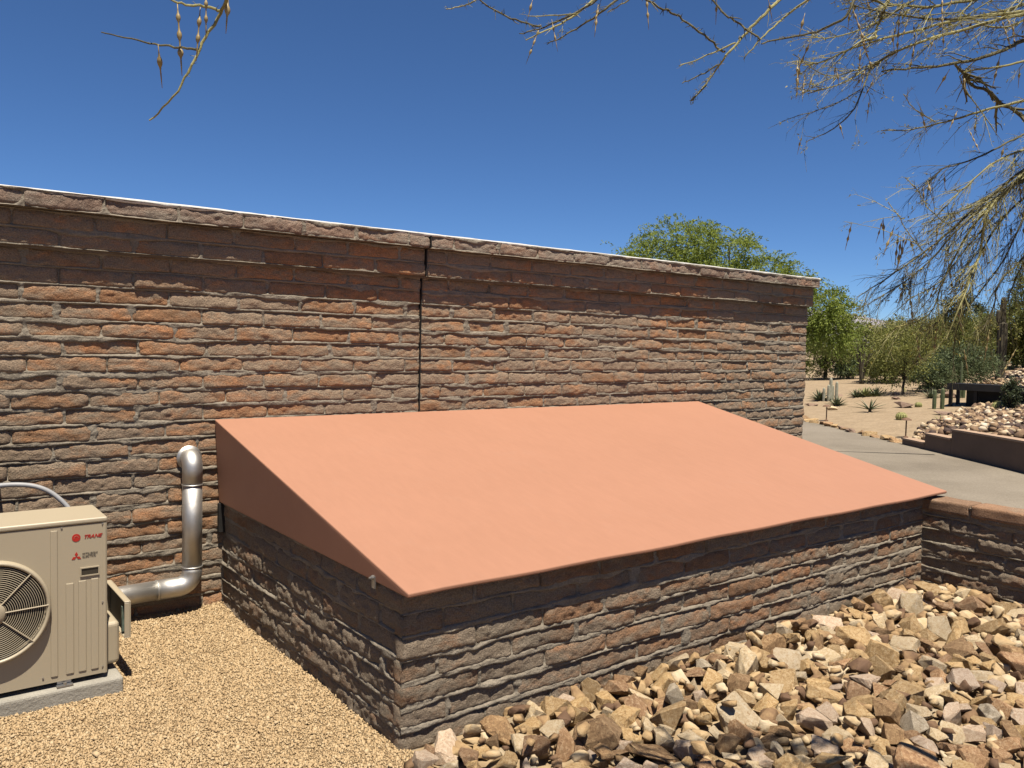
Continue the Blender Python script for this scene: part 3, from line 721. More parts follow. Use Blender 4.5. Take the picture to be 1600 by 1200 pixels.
# pressed ribs
for (rx, z0_, z1_, w_) in ((0.648, 0.125, 0.825, 0.030), (0.714, 0.125, 0.565, 0.034), (0.768, 0.125, 0.570, 0.034), (0.822, 0.125, 0.573, 0.034)):
    rb = MB(); rb.box(rx-w_/2, rx+w_/2, AYF-0.0045, AYF+0.002, z0_, z1_); L(rb, 'pressed_rib', CREAM, bevel=0.004, segs=2)
# fan bezel, dark cavity, blades, grille
bz = MB(); prof = [(FRAD-0.008, 0.02), (FRAD-0.006, -0.030), (FRAD+0.002, -0.036), (FRAD+0.011, -0.026), (FRAD+0.013, 0.0)]
vs_ = []; fs_ = []
for k in range(n):
    a = 2*PI*k/n
    for (r_, d_) in prof: vs_.append((FC[0]+r_*math.cos(a), AYF+d_, FC[1]+r_*math.sin(a)))
m5 = len(prof)
for k in range(n):
    for j in range(m5-1): fs_.append((k*m5+j, k*m5+j+1, ((k+1) % n)*m5+j+1, ((k+1) % n)*m5+j))
bz.add(vs_, fs_); L(bz, 'fan_bezel', CREAM, smooth=True)
cv = MB(); vs_ = []
for d_ in (0.0, 0.16):
    for k in range(48): vs_.append((FC[0]+(FRAD-0.004)*math.cos(2*PI*k/48), AYF+d_+0.004, FC[1]+(FRAD-0.004)*math.sin(2*PI*k/48)))
cv.add(vs_, [(k, (k+1) % 48, 48+(k+1) % 48, 48+k) for k in range(48)]+[tuple(48+k for k in range(48))]); L(cv, 'fan_shroud', DARK)
for b_ in range(3):
    fb = MB(); vs_ = []; fs_ = []
    for i in range(9):
        r_ = 0.05+0.155*i/8; a0 = b_*2*PI/3+0.25*i/8; wd = 0.55-0.02*i
        for j in range(5):
            a = a0+wd*(j/4-0.5); vs_.append((FC[0]+r_*math.cos(a), AYF+0.07+0.05*(j/4-0.5), FC[1]+r_*math.sin(a)))
    for i in range(8):
        for j in range(4): fs_.append((i*5+j, i*5+j+1, (i+1)*5+j+1, (i+1)*5+j))
    fb.add(vs_, fs_); L(fb, 'fan_blade', FANM, smooth=True)
gr = MB()
for i in range(19):
    r_ = 0.058+0.0090*i
    dome = -0.030+0.004*(i/18)**2
    gr.tube([(FC[0]+r_*math.cos(2*PI*k/56), AYF+dome, FC[1]+r_*math.sin(2*PI*k/56)) for k in range(57)], 0.0017, 5, caps=False)
L(gr, 'fan_grille', CREAMDUST, smooth=True)
for k in range(8):
    a = k*PI/4+0.03; sp = MB(); sp.tube([(FC[0]+0.045*math.cos(a), AYF-0.034, FC[1]+0.045*math.sin(a)), (FC[0]+FRAD*math.cos(a), AYF-0.032, FC[1]+FRAD*math.sin(a))], 0.0034, 6); L(sp, 'grille_spoke', CREAM)
hb = MB(); vs_ = []; 
for (r_, d_) in ((0.055, -0.026), (0.055, -0.034), (0.048, -0.040), (0.03, -0.044), (0.004, -0.045)):
    for k in range(32): vs_.append((FC[0]+r_*math.cos(2*PI*k/32), AYF+d_, FC[1]+r_*math.sin(2*PI*k/32)))
hb.add(vs_, [(j*32+k, j*32+(k+1) % 32, (j+1)*32+(k+1) % 32, (j+1)*32+k) for j in range(4) for k in range(32)]+[tuple(128+k for k in range(32))])
L(hb, 'grille_hub', CREAM, smooth=True)
for (sx_, sz_) in ((0.857, 0.835), (0.857, 0.13), (0.60, 0.13), (0.857, 0.45), (0.68, 0.835)):
    sc_ = MB(); sc_.tube([(sx_, AYF-0.004, sz_), (sx_, AYF+0.002, sz_)], 0.0042, 10); L(sc_, 'screw', STEEL)
# nameplate
fr = MB()
for (a, b_, c_, d_) in ((0.758, 0.842, 0.589, 0.594), (0.758, 0.842, 0.627, 0.632), (0.758, 0.763, 0.594, 0.627), (0.837, 0.842, 0.594, 0.627)): fr.box(a, b_, AYF-0.006, AYF+0.001, c_, d_)
npl = L(fr, 'nameplate', CREAM)
pl = MB(); pl.box(0.763, 0.837, AYF-0.0022, AYF+0.001, 0.594, 0.627); L(pl, 'dark_panel', PLATE, npl)
# lettering and marks
def flat_poly(pts): 
    m_ = MB(); k = len(pts)
    m_.add([(a, AYF-0.0016, b_) for a, b_ in pts]+[(a, AYF+0.0005, b_) for a, b_ in pts], [tuple(range(k))]+[(i, i+k, (i+1) % k+k, (i+1) % k) for i in range(k)]); return m_
def letters(name, txt, x, z, size, mat_, shear=0.0, bold=0.0, sx=1.0):
    cu = bpy.data.curves.new(name, 'FONT'); cu.body = txt; cu.size = size; cu.shear = shear; cu.offset = bold; cu.extrude = 0.0004; cu.space_character = 1.0
    ob = bpy.data.objects.new(name+'_curve', cu); COL.objects.link(ob)
    dg = bpy.context.evaluated_depsgraph_get(); me = bpy.data.meshes.new_from_object(ob.evaluated_get(dg))
    bpy.data.objects.remove(ob); me.materials.clear(); me.materials.append(mat_)
    o = bpy.data.objects.new(name, me); o.rotation_euler = (PI/2, 0, 0); o.scale = (sx, 1, 1)
    o.location = tuple(np.array([x, AYF-0.0015, z])-ao); return link(o, ac)
letters('lettering', 'TRANE', 0.773, 0.7725, 0.0235, RED, 0.35, 0.0006, 1.05)
letters('lettering', 'MITSUBISHI', 0.768, 0.6935, 0.0140, BLACKINK, 0, 0.0, 0.95)
letters('lettering', 'ELECTRIC', 0.768, 0.6800, 0.0140, BLACKINK, 0, 0.0, 0.98)
em = flat_poly([(0.742+0.0185*math.cos(-2*PI*k/28), 0.7795+0.0185*math.sin(-2*PI*k/28)) for k in range(28)]); rd = L(em, 'round_emblem', RED)
sw = MB(); sw.tube([(0.742+0.009*math.cos(a), AYF-0.0018, 0.7795+0.008*math.sin(a)) for a in np.linspace(-0.4, 3.6, 12)], 0.0012, 5); L(sw, 'emblem_swirl', REDPALE, rd)
dia = MB(); q = 0.0135
def rhomb(cx_, cz_, ang):
    u_ = np.array([math.cos(ang), math.sin(ang)]); a = np.array([math.cos(ang+PI/6), math.sin(ang+PI/6)])*q; b_ = np.array([math.cos(ang-PI/6), math.sin(ang-PI/6)])*q
    pts = [(cx_, cz_), (cx_+a[0], cz_+a[1]), (cx_+a[0]+b_[0], cz_+a[1]+b_[1]), (cx_+b_[0], cz_+b_[1])]
    m_ = flat_poly(pts); L(m_, 'diamond_mark', RED)
for ang in (PI/2, PI/2+2*PI/3, PI/2-2*PI/3): rhomb(0.7425, 0.688, ang)
# side cover, open towards the front, and lower valve cover
sc = MB(); X1, Y0, Y1, Z0, Z1 = 1.000, 4.415, 4.86, 0.225, 0.412
sc.box(X1-0.006, X1, Y0, Y1, Z0, Z1); sc.box(X1-0.030, X1-0.006, Y0, Y1, Z1-0.007, Z1); sc.box(X1-0.030, X1-0.006, Y0, Y0+0.007, Z0+0.007, Z1-0.007); sc.box(X1-0.030, X1-0.006, Y0, Y1, Z0, Z0+0.007); sc.box(AX1, X1-0.006, Y1-0.006, Y1, Z0+0.007, Z1-0.007)
side = L(sc, 'side_cover', CREAM, bevel=0.002, segs=1)
ins = MB(); ins.box(X1-0.0085, X1-0.0062, Y0+0.03, Y1-0.02, Z0+0.012, Z1-0.02); L(ins, 'cover_shade', DARK, side)  # dark sheet puts the shade inside the cover into its colour
ins = MB(); ins.box(X1-0.030, X1-0.009, Y0+0.05, Y0+0.075, Z0+0.02, Z1-0.04); ins.box(X1-0.016, X1-0.009, Y0+0.012, Y0+0.022, Z0+0.01, Z1-0.03); L(ins, 'terminal_strip', mat('terminal_green', [(0.3, (0.10, 0.15, 0.12)), (0.7, (0.20, 0.24, 0.2))], 40, 0.5), side)
lv = MB(); lv.box(AX1, 0.952, 4.43, 4.66, 0.10, 0.315); L(lv, 'valve_cover', CREAM, bevel=0.022, segs=4)
for fx in (0.10, 0.69):
    ft = MB(); ft.box(fx-0.035, fx+0.035, AYF-0.022, AYF+0.05, 0.0735, 0.080); ft.box(fx-0.03, fx+0.03, AYF+0.01, AYB-0.01, 0.080, AZ0)
    fo = L(ft, 'mounting_foot', STEEL); bt = MB(); bt.tube([(fx, AYF-0.012, 0.079), (fx, AYF-0.012, 0.092)], 0.008, 6); L(bt, 'anchor_bolt', STEEL, fo)
pad = MB(); pad.box(-0.13, 0.945, 4.315, 4.78, -0.02, 0.0715)
po = pad.build('concrete_pad', CONCRETE, bevel=0.016, segs=3); tag(po, 'thin grey concrete pad under the air-conditioning unit', 'pad')

# ------------------------------------------------------------------ metal line-set jacket pipe
pipe = thing('metal_pipe', 'shiny aluminium jacketed pipe rising along the wall beside the enclosure', 'pipe', (1.552, 5.275, 0.19))
po_ = np.array([1.552, 5.275, 0.19]); PR = 0.059
def PL(m_, name, parent=pipe, mat_=ALU): m_.v = [tuple(np.array(v)-po_) for v in m_.v]; return m_.build(name, mat_, parent, smooth=True)
px_, py_, zlo, ztp = 1.552, 5.275, 0.19, 0.985
m_ = MB(); m_.tube([(0.70, py_+0.01, zlo-0.012), (1.36, py_, zlo)], PR, 28); PL(m_, 'lower_run')
rE = 0.088
m_ = MB(); m_.tube([(1.34, py_, zlo)]+[(px_-rE+rE*math.sin(a), py_, zlo+rE-rE*math.cos(a)) for a in np.linspace(0, PI/2, 13)]+[(px_, py_, zlo+rE+0.03)], PR+0.0018, 28); PL(m_, 'elbow')
m_ = MB(); m_.tube([(px_, py_, zlo+rE+0.01), (px_, py_, ztp-0.13)], PR, 28); PL(m_, 'riser')
m_ = MB(); rT = 0.062
m_.tube([(px_, py_, ztp-0.16)]+[(px_, py_+rT-rT*math.cos(a), ztp-0.062+0.0+rT*math.sin(a)) for a in np.linspace(0, PI/2, 11)]+[(px_, YW+0.02, ztp)], PR+0.0018, 28); PL(m_, 'top_elbow')
for zz in (zlo+rE+0.03, ztp-0.16):
    m_ = MB(); m_.tube([(px_, py_, zz-0.004), (px_, py_, zz+0.004)], PR+0.0042, 28); PL(m_, 'seam_band')
m_ = MB(); m_.tube([(1.338, py_, zlo), (1.346, py_, zlo)], PR+0.0042, 28); PL(m_, 'seam_band')
m_ = MB(); m_.tube([(px_, YW-0.02, ztp), (px_, YW-0.012, ztp)], PR+0.018, 24); PL(m_, 'wall_flange')

# grey conduit arching from the unit, and an added box that shades the wall
cnd = MB(); cp = [(0.835, 4.86, 0.70), (0.81, 4.90, 0.80), (0.755, 4.93, 0.875), (0.69, 4.95, 0.925), (0.61, 4.97, 0.95), (0.50, 5.0, 0.952), (0.38, 5.03, 0.93), (0.30, 5.06, 0.93)]
def smooth_path(pts, k=5):
    pts = [np.array(p, float) for p in pts]; out = []
    for i in range(len(pts)-1):
        p0, p1, p2, p3 = pts[max(i-1, 0)], pts[i], pts[i+1], pts[min(i+2, len(pts)-1)]
        for j in range(k):
            t_ = j/k; out.append(0.5*((2*p1)+(-p0+p2)*t_+(2*p0-5*p1+4*p2-p3)*t_**2+(-p0+3*p1-3*p2+p3)*t_**3))
    out.append(pts[-1]); return out
cnd.tube(smooth_path(cp), 0.0125, 10); co_ = cnd.build('conduit', CONDUITM, smooth=True); tag(co_, 'grey flexible conduit arching behind the air-conditioning unit', 'conduit')
dbx = thing('added_shade_box', 'added grey box shading the wall behind the air-conditioning unit', 'box', (0.3, 5.2, 1.1))
m_ = MB(); m_.box(-0.17, 0.20, -0.12, 0.16, -0.19, 0.19); m_.build('enclosure', CONDUITM, dbx, bevel=0.008)
m_ = MB(); m_.box(-0.15, 0.18, -0.128, -0.12, -0.17, 0.17); m_.build('door', CONDUITM, dbx, bevel=0.003)

# ------------------------------------------------------------------ garden: retaining wall, edging stones, path lights
rw = thing('retaining_wall', 'dark brown stepped retaining wall curving along the driveway', 'wall', (*xy(0, 0), 0))
ro = np.array([*xy(0, 0), 0.0])
def wall_run(t0, t1, h0, h1, nseg=6):
    w_ = MB(); c_ = MB()
    ts = np.linspace(t0, t1, nseg+1)
    for m_, s0, s1, zl, zh in ((w_, 0.02, 0.20, None, 0), (c_, -0.004, 0.225, 0.0, 0.03)):
        vs_ = []; fs_ = []
        for t_ in ts:
            f = (t_-t0)/(t1-t0); h = h0+(h1-h0)*f; bow = -0.016*(t_-1.0)**2*(1 if t_ < 1 else 0.3)
            for (s_, zz) in ((s0+bow, -0.1 if zl is None else h), (s1+bow, -0.1 if zl is None else h), (s1+bow, h if zl is None else h+zh), (s0+bow, h if zl is None else h+zh)):
                vs_.append((*xy(s_, t_), zz))
        for i in range(nseg):
            for j in range(4): fs_.append((i*4+j, i*4+(j+1) % 4, (i+1)*4+(j+1) % 4, (i+1)*4+j))
        fs_ += [(3, 2, 1, 0), tuple(nseg*4+j for j in range(4))]
        m_.add([tuple(np.array(v)-ro) for v in vs_], fs_)
    s_ = w_.build('wall_section', RETAIN, rw); c_.build('cap', RETAINCAP, s_)
wall_run(-7.0, 1.90, 0.53, 0.43, 14); wall_run(1.905, 2.70, 0.27, 0.275, 4); wall_run(2.705, 3.45, 0.10, 0.10, 4)
STONE = [rock_mesh(900+i, 0.62, 1.2) for i in range(8)]
def put_rock(name, pos, size, mat_, label, cat, group=None, sq=(1, 1, 1), rz=None, sink=0.1):
    o = bpy.data.objects.new(name, rng.choice(STONE)); link(o)
    o.location = (pos[0], pos[1], pos[2]+size*0.28*sq[2]-sink*size); o.scale = (size*sq[0], size*sq[1], size*sq[2]); o.rotation_euler = (rng.uniform(-.15, .15), rng.uniform(-.15, .15), rng.uniform(0, 6.28) if rz is None else rz)
    o.material_slots[0].link = 'OBJECT'; o.material_slots[0].material = mat_
    return tag(o, label, cat, group)
t_ = 3.75; k = 0; edg = []
while t_ < 9.6:
    s_ = rng.uniform(0.22, 0.42); x, y = xy(0.06+rng.uniform(-0.05, 0.05), t_)
    es = put_rock('edging_stone', (x, y, 0.0), s_, rng.choice([ROCKM['brown'], ROCKM['golden tan'], ROCKM['rust-stained'], BOULDER]), 'rounded edging stone in the row between driveway and gravel garden', 'stone', 'edging stones along the driveway', sq=(1, 0.8, 0.7))
    edg.append(es); t_ += s_*rng.uniform(0.8, 1.15); k += 1
for k, es in enumerate(edg): es['label'] = f'{ORD[min(k, 48)]} edging stone from the retaining wall end along the driveway'
def path_light(px, py, label, h=0.36):
    q, d = ghit(px, py)
    t0 = thing('path_light', label, 'lamp', q, 'path lights')
    m_ = MB(); m_.tube([(0, 0, -0.05), (0, 0, h)], 0.014, 8); m_.build('post', BRONZE, t0)
    m_ = MB(); m_.lathe([(0.10, h-0.012), (0.09, h+0.006), (0.04, h+0.03), (0.01, h+0.04)], n=18); m_.build('lamp_shade', BRONZE, t0)
    m_ = MB(); m_.lathe([(0.05, 0.0), (0.045, 0.02), (0.02, 0.03)], n=12); m_.build('base', BRONZE, t0)
path_light(1291, 658, 'small bronze path light at the driveway edge nearest the block wall')
path_light(1415, 684, 'small bronze path light beside the end of the stepped retaining wall')

# rubble slope behind the retaining wall
def ground_poly(pp): return [st(*ghit(x, y)[0][:2]) for x, y in pp]
def inpoly(pt, poly):
    c = False; n_ = len(poly)
    for i in range(n_):
        (x1, y1), (x2, y2) = poly[i], poly[i-1]
        if (y1 > pt[1]) != (y2 > pt[1]) and pt[0] < (x2-x1)*(pt[1]-y1)/(y2-y1+1e-12)+x1: c = not c
    return c
vv = []; ff = []; n0 = 0
for poly, cnt in ((ground_poly([(1428, 690), (1436, 676), (1460, 664), (1490, 650), (1520, 640), (1560, 632), (1600, 622), (1690, 620)])+[(0.24, -3.6), (0.24, 3.4)], 3900), (ground_poly([(1532, 603), (1556, 588), (1590, 580), (1680, 572), (1690, 604)]), 1100)):
    P_ = np.array(poly); lo, hi = P_.min(0), P_.max(0); got = 0
    while got < cnt:
        s_, t_ = rng.uniform(lo[0], hi[0]), rng.uniform(lo[1], hi[1])
        if not inpoly((s_, t_), poly): continue
        x, y = xy(s_, t_); z = float(terrain(x, y)); sz_ = rng.uniform(0.08, 0.24); got += 1
        vi = rng.randrange(len(LOWN)); e = (rng.gauss(0, .4), rng.gauss(0, .4), rng.uniform(0, 6.28))
        co = LOWN[vi][0] @ rotm(*e).T*sz_+np.array([x, y, z+sz_*0.14+rng.uniform(0, 0.06)]); vv.append(co); ff.append(LOWN[vi][1]+n0); n0 += len(co)
RUBBLE = mat('slope_rubble', [(0.1, (0.08, 0.05, 0.042)), (0.42, (0.24, 0.15, 0.09)), (0.65, (0.46, 0.32, 0.19)), (0.88, (0.64, 0.50, 0.33)), (1.0, (0.76, 0.66, 0.51))], 6, 0.85, rnd=1.0, island=True)
o = npmesh('rubble_slope', np.concatenate(vv), np.concatenate(ff), RUBBLE); stuff(o); tag(o, 'broken tan and brown stones covering the slope behind the retaining wall', 'rubble')

# boulders in the gravel garden
for (px, py, wpx, mat_, lab, sq) in (
    (1271, 634, 30, BOULDER, 'flat brown boulder below the agave and column cacti', (1, .7, .45)),
    (1301, 641, 22, ROCKM['cream'], 'pale whitish boulder in front of the small agave', (1, .8, .6)),
    (1416, 637, 40, BOULDER, 'large smooth reddish brown boulder in the middle of the gravel garden', (1, .75, .62)),
    (1404, 624, 24, BOULDER, 'smaller rounded boulder behind the large reddish one', (1, .8, .55)),
    (1474, 648, 38, BOULDER, 'flat grey-brown boulder at the edge of the stony slope', (1, .7, .45)),
    (1504, 655, 34, ROCKM['golden tan'], 'low tan boulder half buried in the stony slope', (1, .8, .45)),
    (1487, 621, 38, BOULDER, 'rounded pinkish boulder below the dark green shrub', (1, .8, .75)),
    (1397, 617, 20, BOULDER, 'small grey boulder at the foot of the slender tree', (1, .8, .6)),
    (1312, 619, 14, BOULDER, 'small brown stone right of the column cacti', (1, .8, .6))):
    q, d = ghit(px, py); put_rock('garden_boulder', q, wpx*d/FPX, mat_, lab, 'boulder', sq=sq, rz=-0.6, sink=0.08)

# ------------------------------------------------------------------ cacti and agaves
def ribbed(mb, pts, radii, ribs=9, depth=0.14):
    n_ = ribs*2; pts = [np.array(p, float) for p in pts]; vs_ = []
    for i, p in enumerate(pts):
        for k in range(n_):
            a = 2*PI*k/n_; r_ = radii[i]*(1 if k % 2 == 0 else 1-depth); vs_.append(p+np.array([math.cos(a)*r_, math.sin(a)*r_, 0]))
    fs_ = [(i*n_+k, i*n_+(k+1) % n_, (i+1)*n_+(k+1) % n_, (i+1)*n_+k) for i in range(len(pts)-1) for k in range(n_)]
    fs_.append(tuple((len(pts)-1)*n_+k for k in range(n_))); mb.add(vs_, fs_)
def column_cactus(name, px, pybase, stems, label, mat_, group=None):
    """stems: (dx px, top py, radius px)"""
    q, d = ghit(px, pybase); k = d/FPX
    t0 = thing(name, label, 'cactus', q, group)
    for (dx, top, rpx) in stems:
        h = (pybase-top)*k; r_ = rpx*k; x = dx*k; m_ = MB()
        zs = [-0.1, h*0.2, h*0.5, h*0.8, h*0.93, h*0.98, h]; rs = [r_*0.9, r_, r_, r_*0.97, r_*0.85, r_*0.55, r_*0.12]
        b0 = np.array([RIGHT[0]*x+rng.uniform(-.05, .05), RIGHT[1]*x+rng.uniform(-.05, .05), 0])
        ribbed(m_, [b0+np.array([0, 0, z]) for z in zs], rs); m_.build('stem', mat_, t0)
    return t0
column_cactus('column_cactus', 1298, 626, ((-10, 606, 2.2), (-4, 601, 2.4), (0, 590, 2.6), (4, 602, 2.3), (7, 596, 2.4)), 'cluster of pale woolly column cacti between two agaves', CACTUSPALE)
column_cactus('column_cactus', 1467, 639, ((-4, 609, 3.0), (4, 606, 3.2)), 'pair of short dark column cacti behind the flat boulder', CACTUS)
column_cactus('column_cactus', 1501, 622, ((-4, 600, 3.0), (1, 566, 1.8), (5, 598, 2.6)), 'tall thin cactus with two stubby stems beside the black platform', CACTUS)
sg, d = ghit(1562, 594); k = d/FPX
sa = thing('saguaro', 'old dark saguaro trunk with one short raised arm above the stony slope', 'cactus', sg)
m_ = MB(); h = 129*k; r_ = 6.6*k
ribbed(m_, [(0.02*math.sin(z*5), 0, z*h) for z in (-0.05, 0.1, 0.3, 0.5, 0.68, 0.70, 0.85, 0.97, 1.0)], [r_*1.05, r_, r_*1.05, r_*1.15, r_*1.1, r_*0.72, r_*0.62, r_*0.58, r_*0.3], 11, 0.16); m_.build('trunk', SAGUARO, sa)
m_ = MB(); ax_ = -RIGHT*7.5*k
ribbed(m_, [(ax_[0]*f, ax_[1]*f, z*h) for f, z in ((0.3, 0.66), (0.9, 0.70), (1, 0.75), (1, 0.83), (1, 0.845))], [3*k, 3.4*k, 3.4*k, 3.2*k, 1.5*k], 9, 0.15); m_.build('arm', SAGUARO, sa)
def barrel(px, py, wpx, label):
    q, d = ghit(px, py); r_ = wpx*0.5*d/FPX
    o = thing('barrel_cactus', label, 'cactus', q, 'golden barrel cacti')
    m_ = MB(); ribbed(m_, [(0, 0, z*r_) for z in (-0.15, 0.2, 0.6, 0.95, 1.2, 1.32, 1.36)], [r_*f for f in (0.75, 0.95, 1.0, 0.88, 0.6, 0.3, 0.08)], 14, 0.13); m_.build('body', BARRELBODY, o)
    m_ = MB()
    for kk in range(14):
        a = 2*PI*kk/14
        for zf, rf in ((0.3, 0.98), (0.55, 1.02), (0.8, 0.97), (1.0, 0.86), (1.16, 0.66), (1.27, 0.42)):
            c0 = np.array([math.cos(a)*rf*r_, math.sin(a)*rf*r_, zf*r_])
            for j in range(3):
                dd_ = np.array([math.cos(a+rng.gauss(0, .7)), math.sin(a+rng.gauss(0, .7)), rng.uniform(-0.2, 1.0)])*r_*0.24
                sd_ = np.array([-math.sin(a), math.cos(a), 0.3])*r_*0.03
                m_.add([c0-sd_, c0+sd_, c0+dd_], [(0, 1, 2)])
    m_.build('spines', BARREL, o)
barrel(1408, 656, 17, 'golden barrel cactus alone on the open gravel'); barrel(1435, 636, 11, 'small golden barrel cactus right of the large reddish boulder')
barrel(1561, 642, 22, 'greenish barrel cactus among the broken stones'); barrel(1533, 627, 10, 'small barrel cactus in front of the black platform')
def rosette(name, px, py, hpx, n_, label, mat_, spread=1.0, wid=0.10, group=None, stem=0.0):
    q, d = ghit(px, py); h = hpx*d/FPX
    t0 = thing(name, label, 'agave' if name == 'agave' else 'plant', q, group); m_ = MB()
    for i in range(n_):
        a = i*2.399+rng.uniform(-.2, .2); el_ = (0.15+0.85*(i/n_))*1.35/spread; ln = h*rng.uniform(0.85, 1.1)*(1.15-0.25*i/n_)
        dirh = np.array([math.cos(a), math.sin(a), 0]); side_ = np.array([-math.sin(a), math.cos(a), 0])
        prev = []
        for j in range(4):
            f = j/3; rr_ = ln*f*math.cos(el_)+0.02; zz = stem*h+ln*f*math.sin(el_)-0.12*ln*f*f*math.cos(el_); wd = ln*wid*(1-f**1.6)*(0.75+0.8*f*(1-f))+0.001
            c0 = dirh*rr_+np.array([0, 0, zz]); prev += [c0-side_*wd+np.array([0, 0, wd*0.5]), c0-np.array([0, 0, wd*0.25]), c0+side_*wd+np.array([0, 0, wd*0.5])]
        m_.add(prev, [(j*3+c, j*3+c+1, (j+1)*3+c+1, (j+1)*3+c) for j in range(3) for c in range(2)])
    m_.build('leaf_rosette', mat_, t0)
    if stem: s2 = MB(); s2.tube([(0, 0, -0.05), (0, 0, stem*h+0.03)], 0.04, 7); s2.build('stem', BARK, t0)
    return t0
rosette('agave', 1281, 626, 21, 34, 'spiky dark green agave left of the column cacti', AGAVE)
rosette('agave', 1308, 634, 18, 34, 'compact spiky agave above the pale boulder', AGAVE)
rosette('aloe', 1359, 644, 26, 16, 'open long-bladed grey-green aloe alone on the gravel', AGAVE, 1.25, 0.06, stem=0.15)
rosette('agave', 1338, 621, 16, 26, 'green agave at the left end of the row behind the aloe', AGAVE)
rosette('agave', 1352, 620, 20, 30, 'yellow-green agave in the middle of the row behind the aloe', YUCCA)
rosette('agave', 1368, 619, 19, 30, 'dark green agave at the right end of the row behind the aloe', AGAVE)
rosette('yucca', 1469, 660, 16, 14, 'small yellow-green yucca below the flat grey-brown boulder', YUCCA, 1.1, 0.06)
rosette('yucca', 1455, 622, 20, 40, 'grey-green tufted yucca left of the pinkish boulder', AGAVE, 1.0, 0.05)
# prickly pear
q, d = ghit(1588, 572); pp = thing('prickly_pear', 'prickly pear with round pads beside the saguaro', 'cactus', q); k = d/FPX
for i in range(26):
    m_ = MB(); c0 = np.array([rng.uniform(-16, 16)*k, rng.uniform(-16, 16)*k, rng.uniform(4, 34)*k]); a = rng.uniform(0, PI); r_ = rng.uniform(4, 6)*k
    ua_ = np.array([math.cos(a), math.sin(a), 0]); na_ = np.array([-math.sin(a), math.cos(a), 0]); va_ = np.array([0, 0, 1.2])
    vs_ = [c0+r_*(math.cos(t2)*ua_+math.sin(t2)*va_)*f+na_*s2*0.02 for s2, f in ((-1, .9), (1, .9)) for t2 in np.linspace(0, 2*PI, 12, endpoint=False)]
    m_.add(vs_, [tuple(range(11, -1, -1)), tuple(range(12, 24))]+[(j, (j+1) % 12, 12+(j+1) % 12, 12+j) for j in range(12)]); m_.build('pad', CACTUS, pp)

# low black steel platform in front of the slope
q0, d0 = ghit(1500, 632); q1, d1 = ghit(1640, 650)
d0 = d1 = 21.0
A0 = P(1482, 599, 22.0); A1 = P(1680, 603, 20.0)
pf = thing('black_platform', 'long low black platform on dark supports across the stony slope', 'platform', A0)
u_ = A1-A0; ln = np.linalg.norm(u_); ang = math.atan2(u_[1], u_[0]); pf.rotation_euler = (0, 0, ang)
m_ = MB(); m_.box(0, ln, -0.08, 0.9, -0.11, 0.0); m_.build('deck', BLACKSTEEL, pf, bevel=0.01)
m_ = MB(); m_.box(0, ln, -0.10, -0.08, -0.16, 0.015); m_.build('fascia', BLACKSTEEL, pf)
for xx in (0.02, 0.62, 1.25, 1.85, 2.6, 3.0):
    for yy in (0.0, 0.6):
        m_ = MB(); m_.box(xx, xx+0.08, yy, yy+0.08, -0.9, -0.11); m_.build('support', BLACKSTEEL, pf)
for (x0, x1) in ((0.36, 1.22), (1.35, 1.75), (1.9, 2.5), (2.5, 4.2)):
    m_ = MB(); m_.box(x0, x1, 0.30, 0.34, -0.85, -0.115); m_.build('back_panel', BLACKSTEEL, pf)

# ------------------------------------------------------------------ trees and shrubs
def leaf_quads(C, D, ln, wd, r2):
    """one thin leaf quad per row: centre C, direction D, length, width"""
    n_ = len(C); rv = r2.normal(size=(n_, 3)); Sd = np.cross(D, rv); Sd /= np.linalg.norm(Sd, axis=1, keepdims=True)+1e-9
    a = C-D*ln[:, None]*0.5; b_ = C+D*ln[:, None]*0.5
    V = np.stack([a-Sd*wd[:, None]*0.35, a+Sd*wd[:, None]*0.35, b_+Sd*wd[:, None]*0.5, b_-Sd*wd[:, None]*0.5], 1)
    return V.reshape(-1, 3), np.arange(4*n_).reshape(-1, 4)
def sprays(lobes, nspray, per, leaf, seed, droop=0.35, length=0.5, up=0.0, shell=0.55):
    """lobes: (x,y,z,rx,ry,rz,weight). Sprays of small leaves along drooping twigs starting through the lobes' volume."""
    r2 = np.random.default_rng(seed); L_ = np.array([l[:6] for l in lobes]); wt = np.array([l[6] for l in lobes], float); wt /= wt.sum()
    li = r2.choice(len(lobes), nspray, p=wt); d = r2.normal(size=(nspray, 3)); d /= np.linalg.norm(d, axis=1, keepdims=True)
    rad = r2.uniform(shell, 1.0, nspray)**0.6*(1+0.18*r2.normal(size=nspray))
    # clumps: pull sprays towards random clump centres
    o = L_[li, :3]+d*rad[:, None]*L_[li, 3:6]
    nc = max(8, nspray//22); cc = o[r2.choice(nspray, nc)]
    near = np.argmin(((o[:, None, :]-cc[None])**2).sum(-1), 1) if nspray*nc < 4e6 else r2.integers(0, nc, nspray)
    o = o+(cc[near]-o)*0.38
    dirn = d*np.array([1, 1, 0.55])+r2.normal(size=(nspray, 3))*0.45+np.array([0, 0, up]); dirn /= np.linalg.norm(dirn, axis=1, keepdims=True)
    ln = length*r2.uniform(0.5, 1.25, nspray)
    f = np.tile(np.linspace(0.05, 1, per), (nspray, 1))
    Cc = o[:, None, :]+dirn[:, None, :]*(f*ln[:, None])[..., None]; Cc[..., 2] -= droop*(f**2)*ln[:, None]
    Cc = Cc+r2.normal(size=Cc.shape)*leaf*0.45
    Dd = dirn[:, None, :]+r2.normal(size=Cc.shape)*0.75; Dd[..., 2] -= 2*droop*f*0.5; Dd /= np.linalg.norm(Dd, axis=-1, keepdims=True)
    N_ = nspray*per
    V, F = leaf_quads(Cc.reshape(-1, 3), Dd.reshape(-1, 3), leaf*r2.uniform(0.7, 1.4, N_), leaf*0.42*r2.uniform(0.6, 1.3, N_), r2)
    return V, F
